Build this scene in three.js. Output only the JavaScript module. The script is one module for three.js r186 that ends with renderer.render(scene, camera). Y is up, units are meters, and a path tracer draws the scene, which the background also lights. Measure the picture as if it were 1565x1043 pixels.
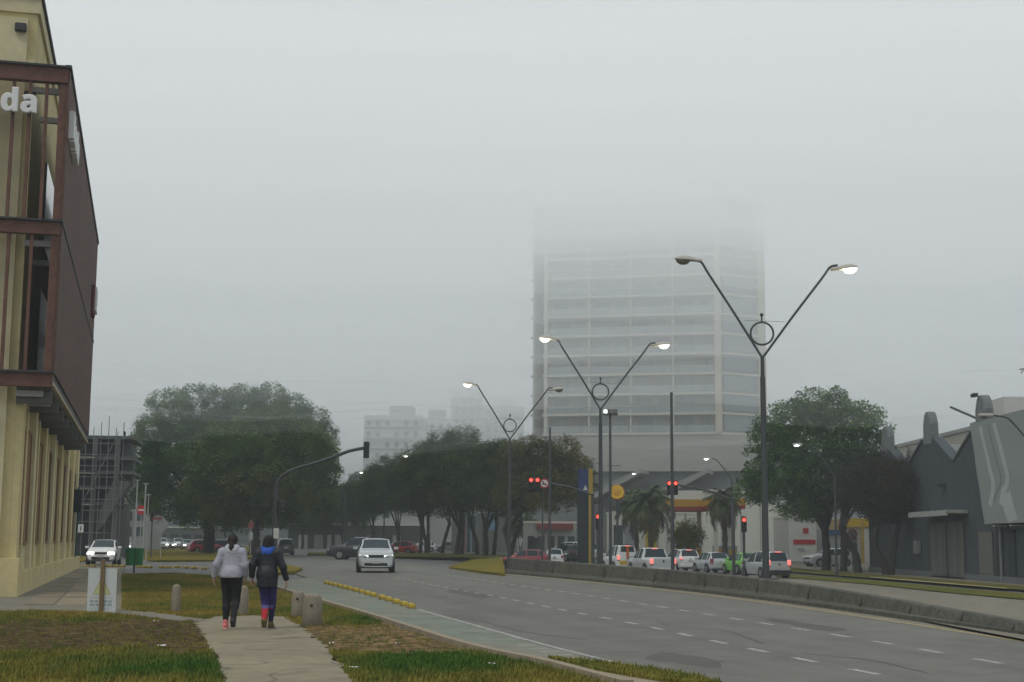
import * as THREE from 'three';
import { mergeGeometries, toCreasedNormals, mergeVertices } from 'three/addons/utils/BufferGeometryUtils.js';
import { RoundedBoxGeometry } from 'three/addons/geometries/RoundedBoxGeometry.js';
import { TextGeometry } from 'three/addons/geometries/TextGeometry.js';
import { FontLoader } from 'three/addons/loaders/FontLoader.js';
import { createNoise2D, createNoise3D } from 'simplex-noise';

// ---------------------------------------------------------------- camera, sky, sun, exposure
const scene = new THREE.Scene();
const PW = 1565, PH = 1043, F = 2200, EYE = 1.58;
const camera = new THREE.PerspectiveCamera(2 * Math.atan(PH / 2 / F) * 180 / Math.PI, PW / PH, 0.1, 6000);
camera.rotation.order = 'YXZ';
camera.position.set(0, EYE, 0);
camera.rotation.set(Math.atan((827.6 - PH / 2) / F), 0, 0.0077);
camera.updateMatrixWorld(true);

const renderer = new THREE.WebGLRenderer({ antialias: true });
renderer.toneMapping = THREE.LinearToneMapping;
renderer.toneMappingExposure = 0.96;
renderer.shadowMap.enabled = true;
renderer.shadowMap.type = THREE.PCFSoftShadowMap;

{ // an overcast sky: even grey cloud, about twice as bright overhead as at the horizon
  const W = 512, H = 256, d = new Float32Array(W * H * 4), n3 = createNoise3D(mulberry(5));
  for (let r = 0; r < H; r++) for (let c = 0; c < W; c++) {
    const el = ((r + 0.5) / H - 0.5) * Math.PI, az = ((c + 0.5) / W - 0.5) * 2 * Math.PI;
    const x = Math.cos(el) * Math.cos(az), y = Math.sin(el), z = Math.cos(el) * Math.sin(az);
    const up = Math.max(0, y), soft = 1 + 0.05 * n3(x * 2.2, y * 4, z * 2.2) + 0.025 * n3(x * 6, y * 9, z * 6);
    const l = (0.63 + 0.06 * up) * soft, o = (r * W + c) * 4;
    d[o] = l * 0.92; d[o + 1] = l * 1.0; d[o + 2] = l * 1.065; d[o + 3] = 1;
  }
  const t = new THREE.DataTexture(d, W, H, THREE.RGBAFormat, THREE.FloatType);
  t.mapping = THREE.EquirectangularReflectionMapping; t.magFilter = THREE.LinearFilter; t.minFilter = THREE.LinearFilter; t.needsUpdate = true;
  scene.background = t; scene.environment = t;
}
const sun = new THREE.DirectionalLight(0xfff4e4, 1.0);
sun.name = 'sun'; sun.position.set(-60, 160, 20); sun.target.position.set(0, 0, -60);
sun.castShadow = true; sun.shadow.radius = 40; sun.shadow.mapSize.set(2048, 2048);
Object.assign(sun.shadow.camera, { left: -120, right: 120, top: 160, bottom: -120, near: 1, far: 500 });
scene.add(sun, sun.target);
scene.fog = new THREE.FogExp2(new THREE.Color().setRGB(0.93, 1.0, 1.02), 0.0013);

// ---------------------------------------------------------------- helpers
function mulberry(a) { return () => { a |= 0; a = a + 0x6D2B79F5 | 0; let t = Math.imul(a ^ a >>> 15, 1 | a); t = t + Math.imul(t ^ t >>> 7, 61 | t) ^ t; return ((t ^ t >>> 14) >>> 0) / 4294967296; }; }
const R = mulberry(20240611), rr = (a, b) => a + (b - a) * R();
const N2 = createNoise2D(mulberry(11)), N3 = createNoise3D(mulberry(12));
const fbm = (x, y, o = 4) => { let s = 0, a = 0.5, f = 1; for (let i = 0; i < o; i++) { s += a * N2(x * f, y * f); a *= 0.5; f *= 2.03; } return s; };
const clamp = (x, a = 0, b = 1) => Math.min(b, Math.max(a, x)), lerp = (a, b, t) => a + (b - a) * t, sstep = (a, b, x) => { const t = clamp((x - a) / (b - a)); return t * t * (3 - 2 * t); };
const V = (x, y, z) => new THREE.Vector3(x, y, z);
// the carriageway beyond the median wall lies a little lower
const level = (x, z) => { const d = -z, s = (x - 6.9) * 0.974 + (d - 39.7) * 0.227; return -0.6 * clamp((s - 1) / 9) * (1 - sstep(118, 165, d)); };
function ray(px, py) { return V((px - PW / 2) / F, -(py - PH / 2) / F, -1).applyQuaternion(camera.quaternion); }
function at(px, py, y = 0) { const r = ray(px, py), t = (y - EYE) / r.y; return V(r.x * t, y, r.z * t); }           // pixel -> point on the ground at height y
function atD(px, py, d) { const r = ray(px, py), t = d / -r.z; return V(r.x * t, EYE + r.y * t, -d); }              // pixel -> point d metres ahead
const xAt = (px, d) => atD(px, 826, d).x;
const hAt = (px, py, d) => atD(px, py, d).y;

const taken = new Map();
function uname(n) { const k = taken.get(n) ?? 0; taken.set(n, k + 1); return k ? n + '_' + String(k).padStart(3, '0') : n; }
function shade(o) { o.castShadow = true; o.receiveShadow = true; return o; }
function part(parent, name, geo, mat, pos, rot) { const m = shade(new THREE.Mesh(geo, mat)); m.name = name; if (pos) m.position.set(...pos); if (rot) m.rotation.set(...rot); parent.add(m); return m; }
function thing(name, label, category, pos = [0, 0, 0], turn = 0, group) { const g = new THREE.Group(); g.name = uname(name); g.position.set(...pos); g.rotation.y = turn; g.userData = { label, category }; if (group) g.userData.group = group; scene.add(g); return g; }
function solo(name, geo, mat, label, category, pos, group) { const m = shade(new THREE.Mesh(geo, mat)); m.name = uname(name); m.userData = { label, category }; if (group) m.userData.group = group; if (pos) m.position.set(...pos); scene.add(m); return m; }
function struct(name, geo, mat) { const m = shade(new THREE.Mesh(geo, mat)); m.name = uname(name); m.userData = { kind: 'structure', label: name.replace(/_/g, ' '), }; scene.add(m); return m; }
const box = (w, h, d, x = 0, y = 0, z = 0) => new THREE.BoxGeometry(w, h, d).translate(x, y, z);
const rbox = (w, h, d, r = 0.02, x = 0, y = 0, z = 0) => new RoundedBoxGeometry(w, h, d, 2, r).translate(x, y, z);
const cyl = (r0, r1, h, n = 12, x = 0, y = 0, z = 0) => new THREE.CylinderGeometry(r1, r0, h, n).translate(x, y + h / 2, z); // r0 bottom, r1 top, base at y
const tube = (pts, r, n = 24, m = 8) => new THREE.TubeGeometry(new THREE.CatmullRomCurve3(pts.map(p => p.isVector3 ? p : V(...p)), false, 'catmullrom', 0.3), n, r, m);
function bar(a, b, w, h = w) { const A = a.isVector3 ? a : V(...a), B = b.isVector3 ? b : V(...b), L = A.distanceTo(B), g = new THREE.BoxGeometry(w, h, L); g.lookAt(B.clone().sub(A)); return g.translate((A.x + B.x) / 2, (A.y + B.y) / 2, (A.z + B.z) / 2); }
function rod(a, b, r, r2 = r, n = 8) { const A = a.isVector3 ? a : V(...a), B = b.isVector3 ? b : V(...b), d = B.clone().sub(A), g = new THREE.CylinderGeometry(r2, r, d.length(), n); g.applyQuaternion(new THREE.Quaternion().setFromUnitVectors(V(0, 1, 0), d.clone().normalize())); return g.translate((A.x + B.x) / 2, (A.y + B.y) / 2, (A.z + B.z) / 2); }
const merge = (gs) => mergeGeometries(gs.map(g => { const h = g.index ? g.toNonIndexed() : g; for (const k of Object.keys(h.attributes)) if (!['position', 'normal', 'uv'].includes(k)) h.deleteAttribute(k); return h; }));
function geoFrom(pos, idx, uv) { const g = new THREE.BufferGeometry(); g.setAttribute('position', new THREE.Float32BufferAttribute(pos, 3)); if (uv) g.setAttribute('uv', new THREE.Float32BufferAttribute(uv, 2)); g.setIndex(idx); g.computeVertexNormals(); return g; }
function extrude(pts, depth, bevel = 0) { const s = new THREE.Shape(pts.map(p => new THREE.Vector2(p[0], p[1]))); return new THREE.ExtrudeGeometry(s, { depth, bevelEnabled: bevel > 0, bevelSize: bevel, bevelThickness: bevel, bevelSegments: 1 }); }
const C = (r, g, b) => new THREE.Color().setRGB(r, g, b);
const M = (r, g, b, rough = 0.8, extra = {}) => new THREE.MeshStandardMaterial({ color: C(r, g, b), roughness: rough, ...extra });
function tex(size, fn, rep, srgb = false) { // fn(u, v) -> [r, g, b] linear 0..1
  const [w, h] = Array.isArray(size) ? size : [size, size], d = new Uint8Array(w * h * 4), enc = (x) => 255 * clamp(srgb ? (x <= 0.0031308 ? 12.92 * x : 1.055 * Math.pow(x, 1 / 2.4) - 0.055) : x);
  for (let j = 0; j < h; j++) for (let i = 0; i < w; i++) { const c = fn((i + 0.5) / w, (j + 0.5) / h), o = (j * w + i) * 4; d[o] = enc(c[0]); d[o + 1] = enc(c[1]); d[o + 2] = enc(c[2]); d[o + 3] = 255; }
  const t = new THREE.DataTexture(d, w, h); t.magFilter = THREE.LinearFilter; t.minFilter = THREE.LinearMipmapLinearFilter; t.generateMipmaps = true; t.wrapS = t.wrapT = THREE.RepeatWrapping; if (srgb) t.colorSpace = THREE.SRGBColorSpace; if (rep) t.repeat.set(rep[0], rep[1]); t.needsUpdate = true; return t;
}
// noise that tiles over u, v in 0..1: a torus walk in 3-D folded twice
function tnoise(u, v, f, seed = 0) { const a = u * 2 * Math.PI, b = v * 2 * Math.PI, r = f / (2 * Math.PI); return 0.5 * (N3(Math.cos(a) * r + seed, Math.sin(a) * r + Math.cos(b) * r, Math.sin(b) * r - seed) + N3(Math.cos(b) * r - seed * 1.7, Math.sin(a) * r + 9.1, Math.sin(b) * r + Math.cos(a) * r + 4.3)); }
const GRAIN = tex(512, (u, v) => { const g = clamp(0.86 + 0.16 * tnoise(u, v, 6, 1) + 0.1 * tnoise(u, v, 24, 2) + 0.08 * tnoise(u, v, 90, 3)); return [g, g, g]; });
function grain(rep) { const t = GRAIN.clone(); t.repeat.set(rep, rep); t.needsUpdate = true; return t; }
const font = await new FontLoader().loadAsync('fonts/droid/droid_sans_bold.typeface.json');
// ---------------------------------------------------------------- low cloud: the foggy air over the far end of the avenue, as thin veils one over the other
{ // [name, opacity of one veil, heights, spread to the left and right per metre of distance, nearest and farthest edge]
  const banks = [['thin_cloud', 0.05, [11.6, 13.6, 15.8], -0.44, 0.46, 92, 420, 'thin grey fog drifting over the tree tops'], ['low_cloud', 0.245, [22, 29, 35, 39.5, 43], -0.44, 0.46, 52, 1500, 'low grey fog cloud around the middle floors of the tower'], ['dense_cloud', 0.45, [46, 48.6], -0.44, 0.46, 100, 1500, 'dense grey fog cloud hiding the top of the tower']];
  for (const [name, OP, heights, s0, s1, d0, d1, label] of banks) {
    const pos = [], idx = [], nu = 60, nv = 64;
    heights.forEach((h0, k) => {
      const base = pos.length / 3, e = k * 7.3 + h0;
      for (let j = 0; j <= nv; j++) for (let i = 0; i <= nu; i++) {
        const u = i / nu, v = j / nv, w0 = s0, w1 = s1, n0 = d0 * (1 + 0.05 * N2(u * 1.5, e + 90)) * (OP > 0.1 ? h0 / heights[0] : 1), d = n0 * Math.pow(d1 / n0, v), x = d * lerp(w0, w1, u), z = -d;
        const h = h0 + (OP < 0.1 ? (0.9 * N3(x / 30, z / 30, k * 1.3) + 0.25 * N3(x / 11, z / 11, k * 2.1 + 9)) * (1 - 0.97 * sstep(155, 215, d)) : 0.6 * N3(x / 60, z / 60, k * 0.9) * (1 - 0.9 * sstep(190, 330, d)));
        pos.push(x, h, z);
      }
      for (let j = 0; j < nv; j++) for (let i = 0; i < nu; i++) { const p = base + j * (nu + 1) + i, q = p + nu + 1; idx.push(p, p + 1, q, q, p + 1, q + 1); }
    });
    const m = new THREE.MeshPhysicalMaterial({ color: C(0.885, 0.9, 0.9), roughness: 1, transmission: 1, thickness: 0, specularIntensity: 0, transparent: true, opacity: OP, side: THREE.DoubleSide, depthWrite: false });
    const c = new THREE.Mesh(geoFrom(pos, idx), m); c.name = name; c.userData = { kind: 'stuff', label, category: 'cloud' }; scene.add(c);
  }
}

// ---------------------------------------------------------------- ground
const px2g = (list, y = 0) => list.map(([x, yy]) => at(x, yy, y));
function resample(pts, n) { const c = new THREE.CatmullRomCurve3(pts, false, 'centripetal'); return Array.from({ length: n + 1 }, (_, i) => c.getPointAt(i / n)); }
const ext = (pts, k0, k1) => { const a = pts[0].clone().add(pts[0].clone().sub(pts[1]).setLength(k0)), n = pts.length, b = pts[n - 1].clone().add(pts[n - 1].clone().sub(pts[n - 2]).setLength(k1)); return [a, ...pts, b]; };
// a sheet between two lines: lift above the ground, m cells across; vertex colours from tint(x, z)
function ruled(A, B, n, m, lift, tint, follow = true) {
  const a = resample(A, n), b = resample(B, n), pos = [], uv = [], col = [], idx = [];
  for (let i = 0; i <= n; i++) for (let j = 0; j <= m; j++) {
    const x = lerp(a[i].x, b[i].x, j / m), z = lerp(a[i].z, b[i].z, j / m); pos.push(x, (follow ? level(x, z) : 0) + lift, z); uv.push(x, z); const t = tint ? tint(x, z, j / m) : 1; col.push(...(Array.isArray(t) ? t : [t, t, t]));
  }
  for (let i = 0; i < n; i++) for (let j = 0; j < m; j++) { const p = i * (m + 1) + j, q = p + m + 1; idx.push(p, p + 1, q, q, p + 1, q + 1); }
  const g = geoFrom(pos, idx, uv); g.setAttribute('color', new THREE.Float32BufferAttribute(col, 3)); if (g.attributes.normal.getY(0) < 0) { g.setIndex(idx.map((_, i) => idx[i - i % 3 + 2 - i % 3])); g.computeVertexNormals(); } return g;
}
// a flat sheet with a traced outline
function plate(pts, lift, thick = 0) {
  const s = new THREE.Shape(pts.map(p => new THREE.Vector2(p.x, -p.z))), y = pts[0].y + lift;
  const g = thick ? new THREE.ExtrudeGeometry(s, { depth: thick, bevelEnabled: false }).rotateX(-Math.PI / 2).translate(0, y - thick, 0) : new THREE.ShapeGeometry(s).rotateX(-Math.PI / 2).translate(0, y, 0);
  const p = g.attributes.position, uv = g.attributes.uv; for (let i = 0; i < p.count; i++) uv.setXY(i, p.getX(i), p.getZ(i)); return g;
}
const ASPH = tex(1024, (u, v) => { const s = 0.5 + 0.5 * tnoise(u, v, 300, 4), g = clamp(0.72 + 0.10 * tnoise(u, v, 5, 5) + 0.08 * tnoise(u, v, 19, 6) + 0.10 * tnoise(u, v, 120, 7) + 0.16 * (s - 0.5)); return [g * 1.0, g * 0.995, g * 0.95]; }, [1 / 9, 1 / 9]);
const PAVE = tex(1024, (u, v) => { const g = clamp(0.74 + 0.13 * tnoise(u, v, 5, 8) + 0.10 * tnoise(u, v, 22, 9) + 0.08 * tnoise(u, v, 110, 10)); const st = sstep(0.25, 0.7, tnoise(u, v, 9, 14)) * 0.18; return [g * (1 - st), g * (0.97 - st), g * (0.89 - st)]; }, [1 / 7, 1 / 7]);
const PATH = tex(1024, (u, v) => { const g = clamp(0.74 + 0.12 * tnoise(u, v, 4, 18) + 0.11 * tnoise(u, v, 24, 19) + 0.1 * tnoise(u, v, 110, 20)), st = sstep(0.3, 0.75, tnoise(u, v, 11, 24)) * 0.26, ck = Math.abs(tnoise(u, v, 3.2, 27)) < 0.012 ? 0.3 : 0, k = g * (1 - st - ck); return [k, k * 0.97, k * 0.89]; }, [1 / 8, 1 / 8]);
const mAsphalt = new THREE.MeshStandardMaterial({ color: C(0.222, 0.217, 0.192), map: ASPH, roughness: 0.82, vertexColors: true, bumpMap: ASPH, bumpScale: 0.006 });
const mAsphaltPlain = new THREE.MeshStandardMaterial({ color: C(0.19, 0.188, 0.178), map: ASPH, roughness: 0.85 });
const mPave = new THREE.MeshStandardMaterial({ color: C(0.42, 0.36, 0.27), map: PAVE, roughness: 0.9, bumpMap: PAVE, bumpScale: 0.008 });
const mPaveGrey = new THREE.MeshStandardMaterial({ color: C(0.27, 0.25, 0.205), map: PAVE, roughness: 0.9, bumpMap: PAVE, bumpScale: 0.008 });
const mConc = new THREE.MeshStandardMaterial({ color: C(0.30, 0.295, 0.26), map: PAVE, roughness: 0.92 });
const wornTex = tex(512, (u, v) => { const w = clamp(0.72 + 0.5 * tnoise(u, v, 14, 30) + 0.35 * tnoise(u, v, 60, 31)); return [lerp(0.28, 1, w), lerp(0.27, 1, w), lerp(0.25, 1, w)]; }, [1 / 1.7, 1 / 1.7]);
const mWhitePaint = new THREE.MeshStandardMaterial({ color: C(0.47, 0.47, 0.44), map: wornTex, roughness: 0.7 });
const mYellowPaint = new THREE.MeshStandardMaterial({ color: C(0.47, 0.37, 0.17), map: wornTex, roughness: 0.75 });
const mYellow = new THREE.MeshStandardMaterial({ color: C(0.56, 0.4, 0.035), map: grain(2), roughness: 0.6 });

// lawn: worn patches of soil, dry grass and green grass. bare(x, z) 0 = grass .. 1 = soil; green(x, z)
const pA = at(120, 985), pB = at(640, 990), pC = at(60, 966), pE = at(235, 968), pD = at(560, 975), pG1 = at(700, 1022), pG2 = at(250, 1030), pG3 = at(520, 940), pG4 = at(60, 940);
const blob = (x, z, p, rx, rz) => Math.exp(-(((x - p.x) / rx) ** 2) - (((z - p.z) / rz) ** 2));
function bare(x, z) {
  const n = 0.75 * fbm(x * 0.55, z * 0.35, 3) + 0.55 * fbm(x * 2.3 + 7, z * 1.6, 3);
  const s = 1.1 * blob(x, z, pA, 2.8, 2.6) + 1.0 * blob(x, z, pC, 3.2, 3.2) + 0.7 * blob(x, z, pE, 1.6, 2.4) + 1.0 * blob(x, z, pB, 1.9, 3.4) + 0.9 * blob(x, z, pD, 1.6, 3.4) - 0.8 * blob(x, z, pG1, 1.1, 1.6) - 0.3 * blob(x, z, pG3, 1.2, 3.5) - 0.6 * blob(x, z, pG2, 2.2, 0.9) - 0.6 * blob(x, z, pG4, 4, 1.5);
  return clamp(sstep(0.2, 0.75, s + n * 0.8 - 0.05));
}
function dry(x, z) { return clamp(0.5 + 0.75 * fbm(x * 0.28 + 31, z * 0.16, 3) + 0.3 * fbm(x * 1.8, z * 1.2 + 5, 2) + (z < -29 ? 0.22 : 0) - 0.5 * blob(x, z, pG1, 1.3, 2.0) - 0.35 * blob(x, z, pG2, 2.6, 1.2) - 0.4 * blob(x, z, pG3, 1.4, 3)); }
function lawnColor(x, z) {
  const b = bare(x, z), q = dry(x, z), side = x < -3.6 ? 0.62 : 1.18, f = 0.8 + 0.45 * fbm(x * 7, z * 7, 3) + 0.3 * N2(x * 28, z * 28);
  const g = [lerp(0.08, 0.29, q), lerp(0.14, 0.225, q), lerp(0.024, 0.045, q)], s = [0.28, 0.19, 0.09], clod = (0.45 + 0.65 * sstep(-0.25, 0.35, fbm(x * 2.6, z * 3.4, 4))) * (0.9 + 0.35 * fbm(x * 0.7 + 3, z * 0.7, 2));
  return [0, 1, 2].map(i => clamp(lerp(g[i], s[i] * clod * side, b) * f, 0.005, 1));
}
const LX0 = -14, LX1 = 10, LZ0 = -40, LZ1 = -12;
const lawnTex = tex([1536, 2048], (u, v) => lawnColor(lerp(LX0, LX1, u), lerp(LZ0, LZ1, v)), null, true);
const mLawn = new THREE.MeshPhysicalMaterial({ map: lawnTex, roughness: 1, specularIntensity: 0.1 });
const lawnUV = (g) => { const p = g.attributes.position, uv = g.attributes.uv; for (let i = 0; i < p.count; i++) uv.setXY(i, (p.getX(i) - LX0) / (LX1 - LX0), (p.getZ(i) - LZ0) / (LZ1 - LZ0)); return g; };
const FARG = tex(512, (u, v) => { const q = clamp(0.5 + 0.6 * tnoise(u, v, 4, 40) + 0.4 * tnoise(u, v, 17, 41)), f = 0.85 + 0.35 * tnoise(u, v, 60, 42) + 0.25 * tnoise(u, v, 170, 43); return [lerp(0.075, 0.17, q) * f, lerp(0.105, 0.135, q) * f, lerp(0.02, 0.04, q) * f]; }, [1 / 11, 1 / 11], true);
const mFarGrass = new THREE.MeshPhysicalMaterial({ map: FARG, color: C(1.2, 1.2, 1.0), roughness: 1, specularIntensity: 0.1 });
const mYellowGrass = new THREE.MeshPhysicalMaterial({ specularIntensity: 0.1, map: FARG, color: C(1.75, 1.45, 0.75), roughness: 0.95 });

{ // the ground itself: one sheet to the horizon, finer near
  const xs = [-3000, -800, -300, -120], zs = [300, 60, 0]; for (let x = -60; x <= 90; x += 2.5) xs.push(x); xs.push(140, 320, 900, 3000);
  for (let z = -10; z >= -170; z -= 2.5) zs.push(z); zs.push(-200, -260, -400, -900, -3200);
  const pos = [], uv = [], idx = [];
  for (const z of zs) for (const x of xs) { pos.push(x, level(x, z) - 0.03, z); uv.push(x, z); }
  for (let j = 0; j < zs.length - 1; j++) for (let i = 0; i < xs.length - 1; i++) { const p = j * xs.length + i, q = p + xs.length; idx.push(p, p + 1, q, q, p + 1, q + 1); }
  struct('ground', geoFrom(pos, idx, uv), mAsphaltPlain);
}
// lines of the avenue, traced on the ground
const Lbar = px2g([[770, 877], [900, 889], [1030, 902], [1165, 918], [1300, 936], [1430, 955], [1565, 975], [1720, 999]]);
const Lup = px2g([[616, 869], [757, 890.5], [898.5, 911], [1057, 936], [1197.5, 958.6], [1329, 980], [1501, 1010], [1660, 1038]]);
const Llow = px2g([[600, 882], [641, 890.5], [693, 900.7], [771, 915], [874, 936], [981, 956.5], [1087, 980], [1221, 1008], [1384.5, 1041], [1470, 1060]]);
const Ledge = px2g([[470, 884], [497, 893], [560, 909], [635, 932], [727, 958], [819, 984], [880, 1000], [960, 1019], [1040, 1036], [1120, 1054]]);
const Lcyc = px2g([[395, 892], [438, 905], [500, 924], [564, 943], [635, 966], [696, 986], [757, 1002], [834, 1018], [900, 1036], [960, 1052]]);
const offs = (L, k) => L.map((p, i) => { const a = L[Math.max(0, i - 1)], b = L[Math.min(L.length - 1, i + 1)], t = b.clone().sub(a).normalize(); return V(p.x - t.z * k, p.y, p.z + t.x * k); });
const wavy2 = (P) => { const o = []; P.forEach((p, i) => { const q = P[(i + 1) % P.length]; for (let k = 0; k < 8; k++) { const m = p.clone().lerp(q, k / 8); m.x += 0.1 * N2(m.x * 1.6, m.z * 1.6); m.z += 0.25 * N2(m.x * 1.1 + 4, m.z * 1.1); o.push(m); } }); return o; };
const wear = (x, z) => 1 + 0.10 * fbm(x * 0.25, z * 0.08, 3) + 0.06 * fbm(x * 1.1, z * 0.12, 2);
{ // near carriageway: its own slab from the cycle lane to the median wall, each lane worn along its wheel tracks
  const A = ext(Ledge, 100, 14), B = ext(offs(Lbar, -0.3), 45, 8), W = (x, z, t) => { const l = (t * 4.1) % 1, tr = Math.exp(-(((l - 0.28) / 0.12) ** 2)) + Math.exp(-(((l - 0.72) / 0.12) ** 2)); return wear(x, z) * (0.97 - 0.055 * tr * (1.3 + 1.2 * fbm(x * 0.3, z * 0.05, 2)) - 0.1 * sstep(0.15, 0.5, fbm(x * 0.16 + 40, z * 0.05, 3))); };
  const g = ruled(A.map(p => p.clone()), B.map(p => p.clone()), 150, 40, 0.004, W, false); struct('road', g, mAsphalt);
}
{ // painted lines
  const dash = (L, period, len, start, end) => { const c = new THREE.CatmullRomCurve3(L, false, 'centripetal'), T = c.getLength(), out = []; for (let s = start; s + len < T - end; s += period * (1 + 0.02 * Math.sin(s))) { const a = c.getPointAt(s / T), b = c.getPointAt((s + len) / T); out.push([a, b]); } return out; };
  const road = scene.getObjectByName('road');
  for (const L of [Lup, Llow]) for (const [a, b] of dash(L.slice().reverse(), 1.78, 0.78, 0.3, 0)) {
    const t = b.clone().sub(a).normalize(), n = V(-t.z, 0, t.x).multiplyScalar(0.06);
    const q = [a.clone().add(n), b.clone().add(n), b.clone().sub(n), a.clone().sub(n)], pos = q.flatMap(p => [p.x, 0.008, p.z]);
    part(road, 'lane_dash', geoFrom(pos, [0, 2, 1, 0, 3, 2], q.flatMap(p => [p.x, p.z])), mWhitePaint);
  }
  const y = offs(Lbar, 0.42), y2 = offs(Lbar, 0.56); part(road, 'yellow_edge_line', ruled(y, y2, 120, 1, 0.008, null, false), mYellowPaint);
  const y3 = offs(Lbar, 0.0), y4 = offs(Lbar, 0.42); part(road, 'gutter_strip', ruled(y3, y4, 120, 2, 0.006, (x, z) => 1 + 0.2 * fbm(x, z, 3), false), new THREE.MeshStandardMaterial({ color: C(0.30, 0.285, 0.235), map: PAVE, vertexColors: true, roughness: 0.9 }));
  const w = offs(Ledge.slice(3), 0.04), w2 = offs(Ledge.slice(3), -0.09); part(road, 'white_edge_line', ruled(w, w2, 80, 1, 0.008, null, false), new THREE.MeshStandardMaterial({ color: C(0.44, 0.44, 0.42), map: wornTex, roughness: 0.7 }));
  const mFaint = new THREE.MeshStandardMaterial({ color: C(0.36, 0.36, 0.33), map: wornTex, roughness: 0.8 });
  for (const [a, b] of dash(Ledge.slice(5), 0.62, 0.16, 0.4, 3.2)) { // worn crossing bars beside the edge line
    const t = b.clone().sub(a).normalize(), n = V(-t.z, 0, t.x), q = [a.clone().addScaledVector(n, 0.12), b.clone().addScaledVector(n, 0.12), b.clone().addScaledVector(n, 0.42), a.clone().addScaledVector(n, 0.42)];
    part(road, 'edge_bar', geoFrom(q.flatMap(p => [p.x, 0.0085, p.z]), [0, 2, 1, 0, 3, 2, 0, 1, 2, 0, 2, 3].slice(0, 6), q.flatMap(p => [p.x, p.z])), mFaint);
  }
}
{ // repairs in the asphalt: darker patches and sealed cracks
  const road = scene.getObjectByName('road'), mPatch = new THREE.MeshStandardMaterial({ color: C(0.125, 0.123, 0.115), map: ASPH, roughness: 0.8 }), mSeal = M(0.045, 0.045, 0.045, 0.6);
  for (const c of [[[1010, 996], [1110, 1012], [1085, 1024], [985, 1008]], [[700, 900], [760, 911], [735, 917], [680, 905]], [[1180, 945], [1290, 962], [1275, 967], [1168, 950]], [[520, 897], [552, 905], [548, 909], [518, 901]]]) part(road, 'asphalt_patch', plate(wavy2(px2g(c)), 0.006), mPatch);
  for (const L of [[[640, 940], [720, 948], [810, 968], [900, 979]], [[1000, 945], [1040, 960], [1090, 962], [1170, 985]], [[1230, 1000], [1330, 1010], [1420, 1030]], [[860, 905], [905, 922], [950, 924], [1010, 940]], [[600, 905], [660, 912], [700, 926]]]) { const a = px2g(L); part(road, 'crack_seal', ruled(a, offs(a, 0.035), 40, 1, 0.0068, null, false), mSeal); }
}
{ // cycle lane in faded green, with a pale concrete kerb on its lawn side
  const g = ruled(Lcyc, Ledge, 90, 6, 0.008, (x, z) => { const f = clamp(0.55 + 0.6 * fbm(x * 0.8, z * 0.3, 3) + 0.2 * fbm(x * 4, z * 4, 2)), d = sstep(-19, -25, z); return [lerp(0.29, 0.225, f * d), lerp(0.285, 0.29, f * d), lerp(0.24, 0.255, f * d)]; }, false);
  struct('cycle_lane', g, new THREE.MeshStandardMaterial({ color: C(1, 1, 1), map: PAVE, vertexColors: true, roughness: 0.88 }));
  const K = resample(Lcyc, 46), road = struct('kerb', ruled(offs(Lcyc, 0.0), offs(Lcyc, -0.02), 90, 1, 0.001, null, false), mConc);
  for (let i = 0; i < 46; i++) { const a = K[i], b = K[i + 1], e = b.clone().sub(a).normalize().multiplyScalar(0.006); part(road, 'kerb_stone', bar(a.clone().add(e).setY(0.02), b.clone().sub(e).setY(0.02), 0.14, 0.13), mPave); }
}
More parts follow.
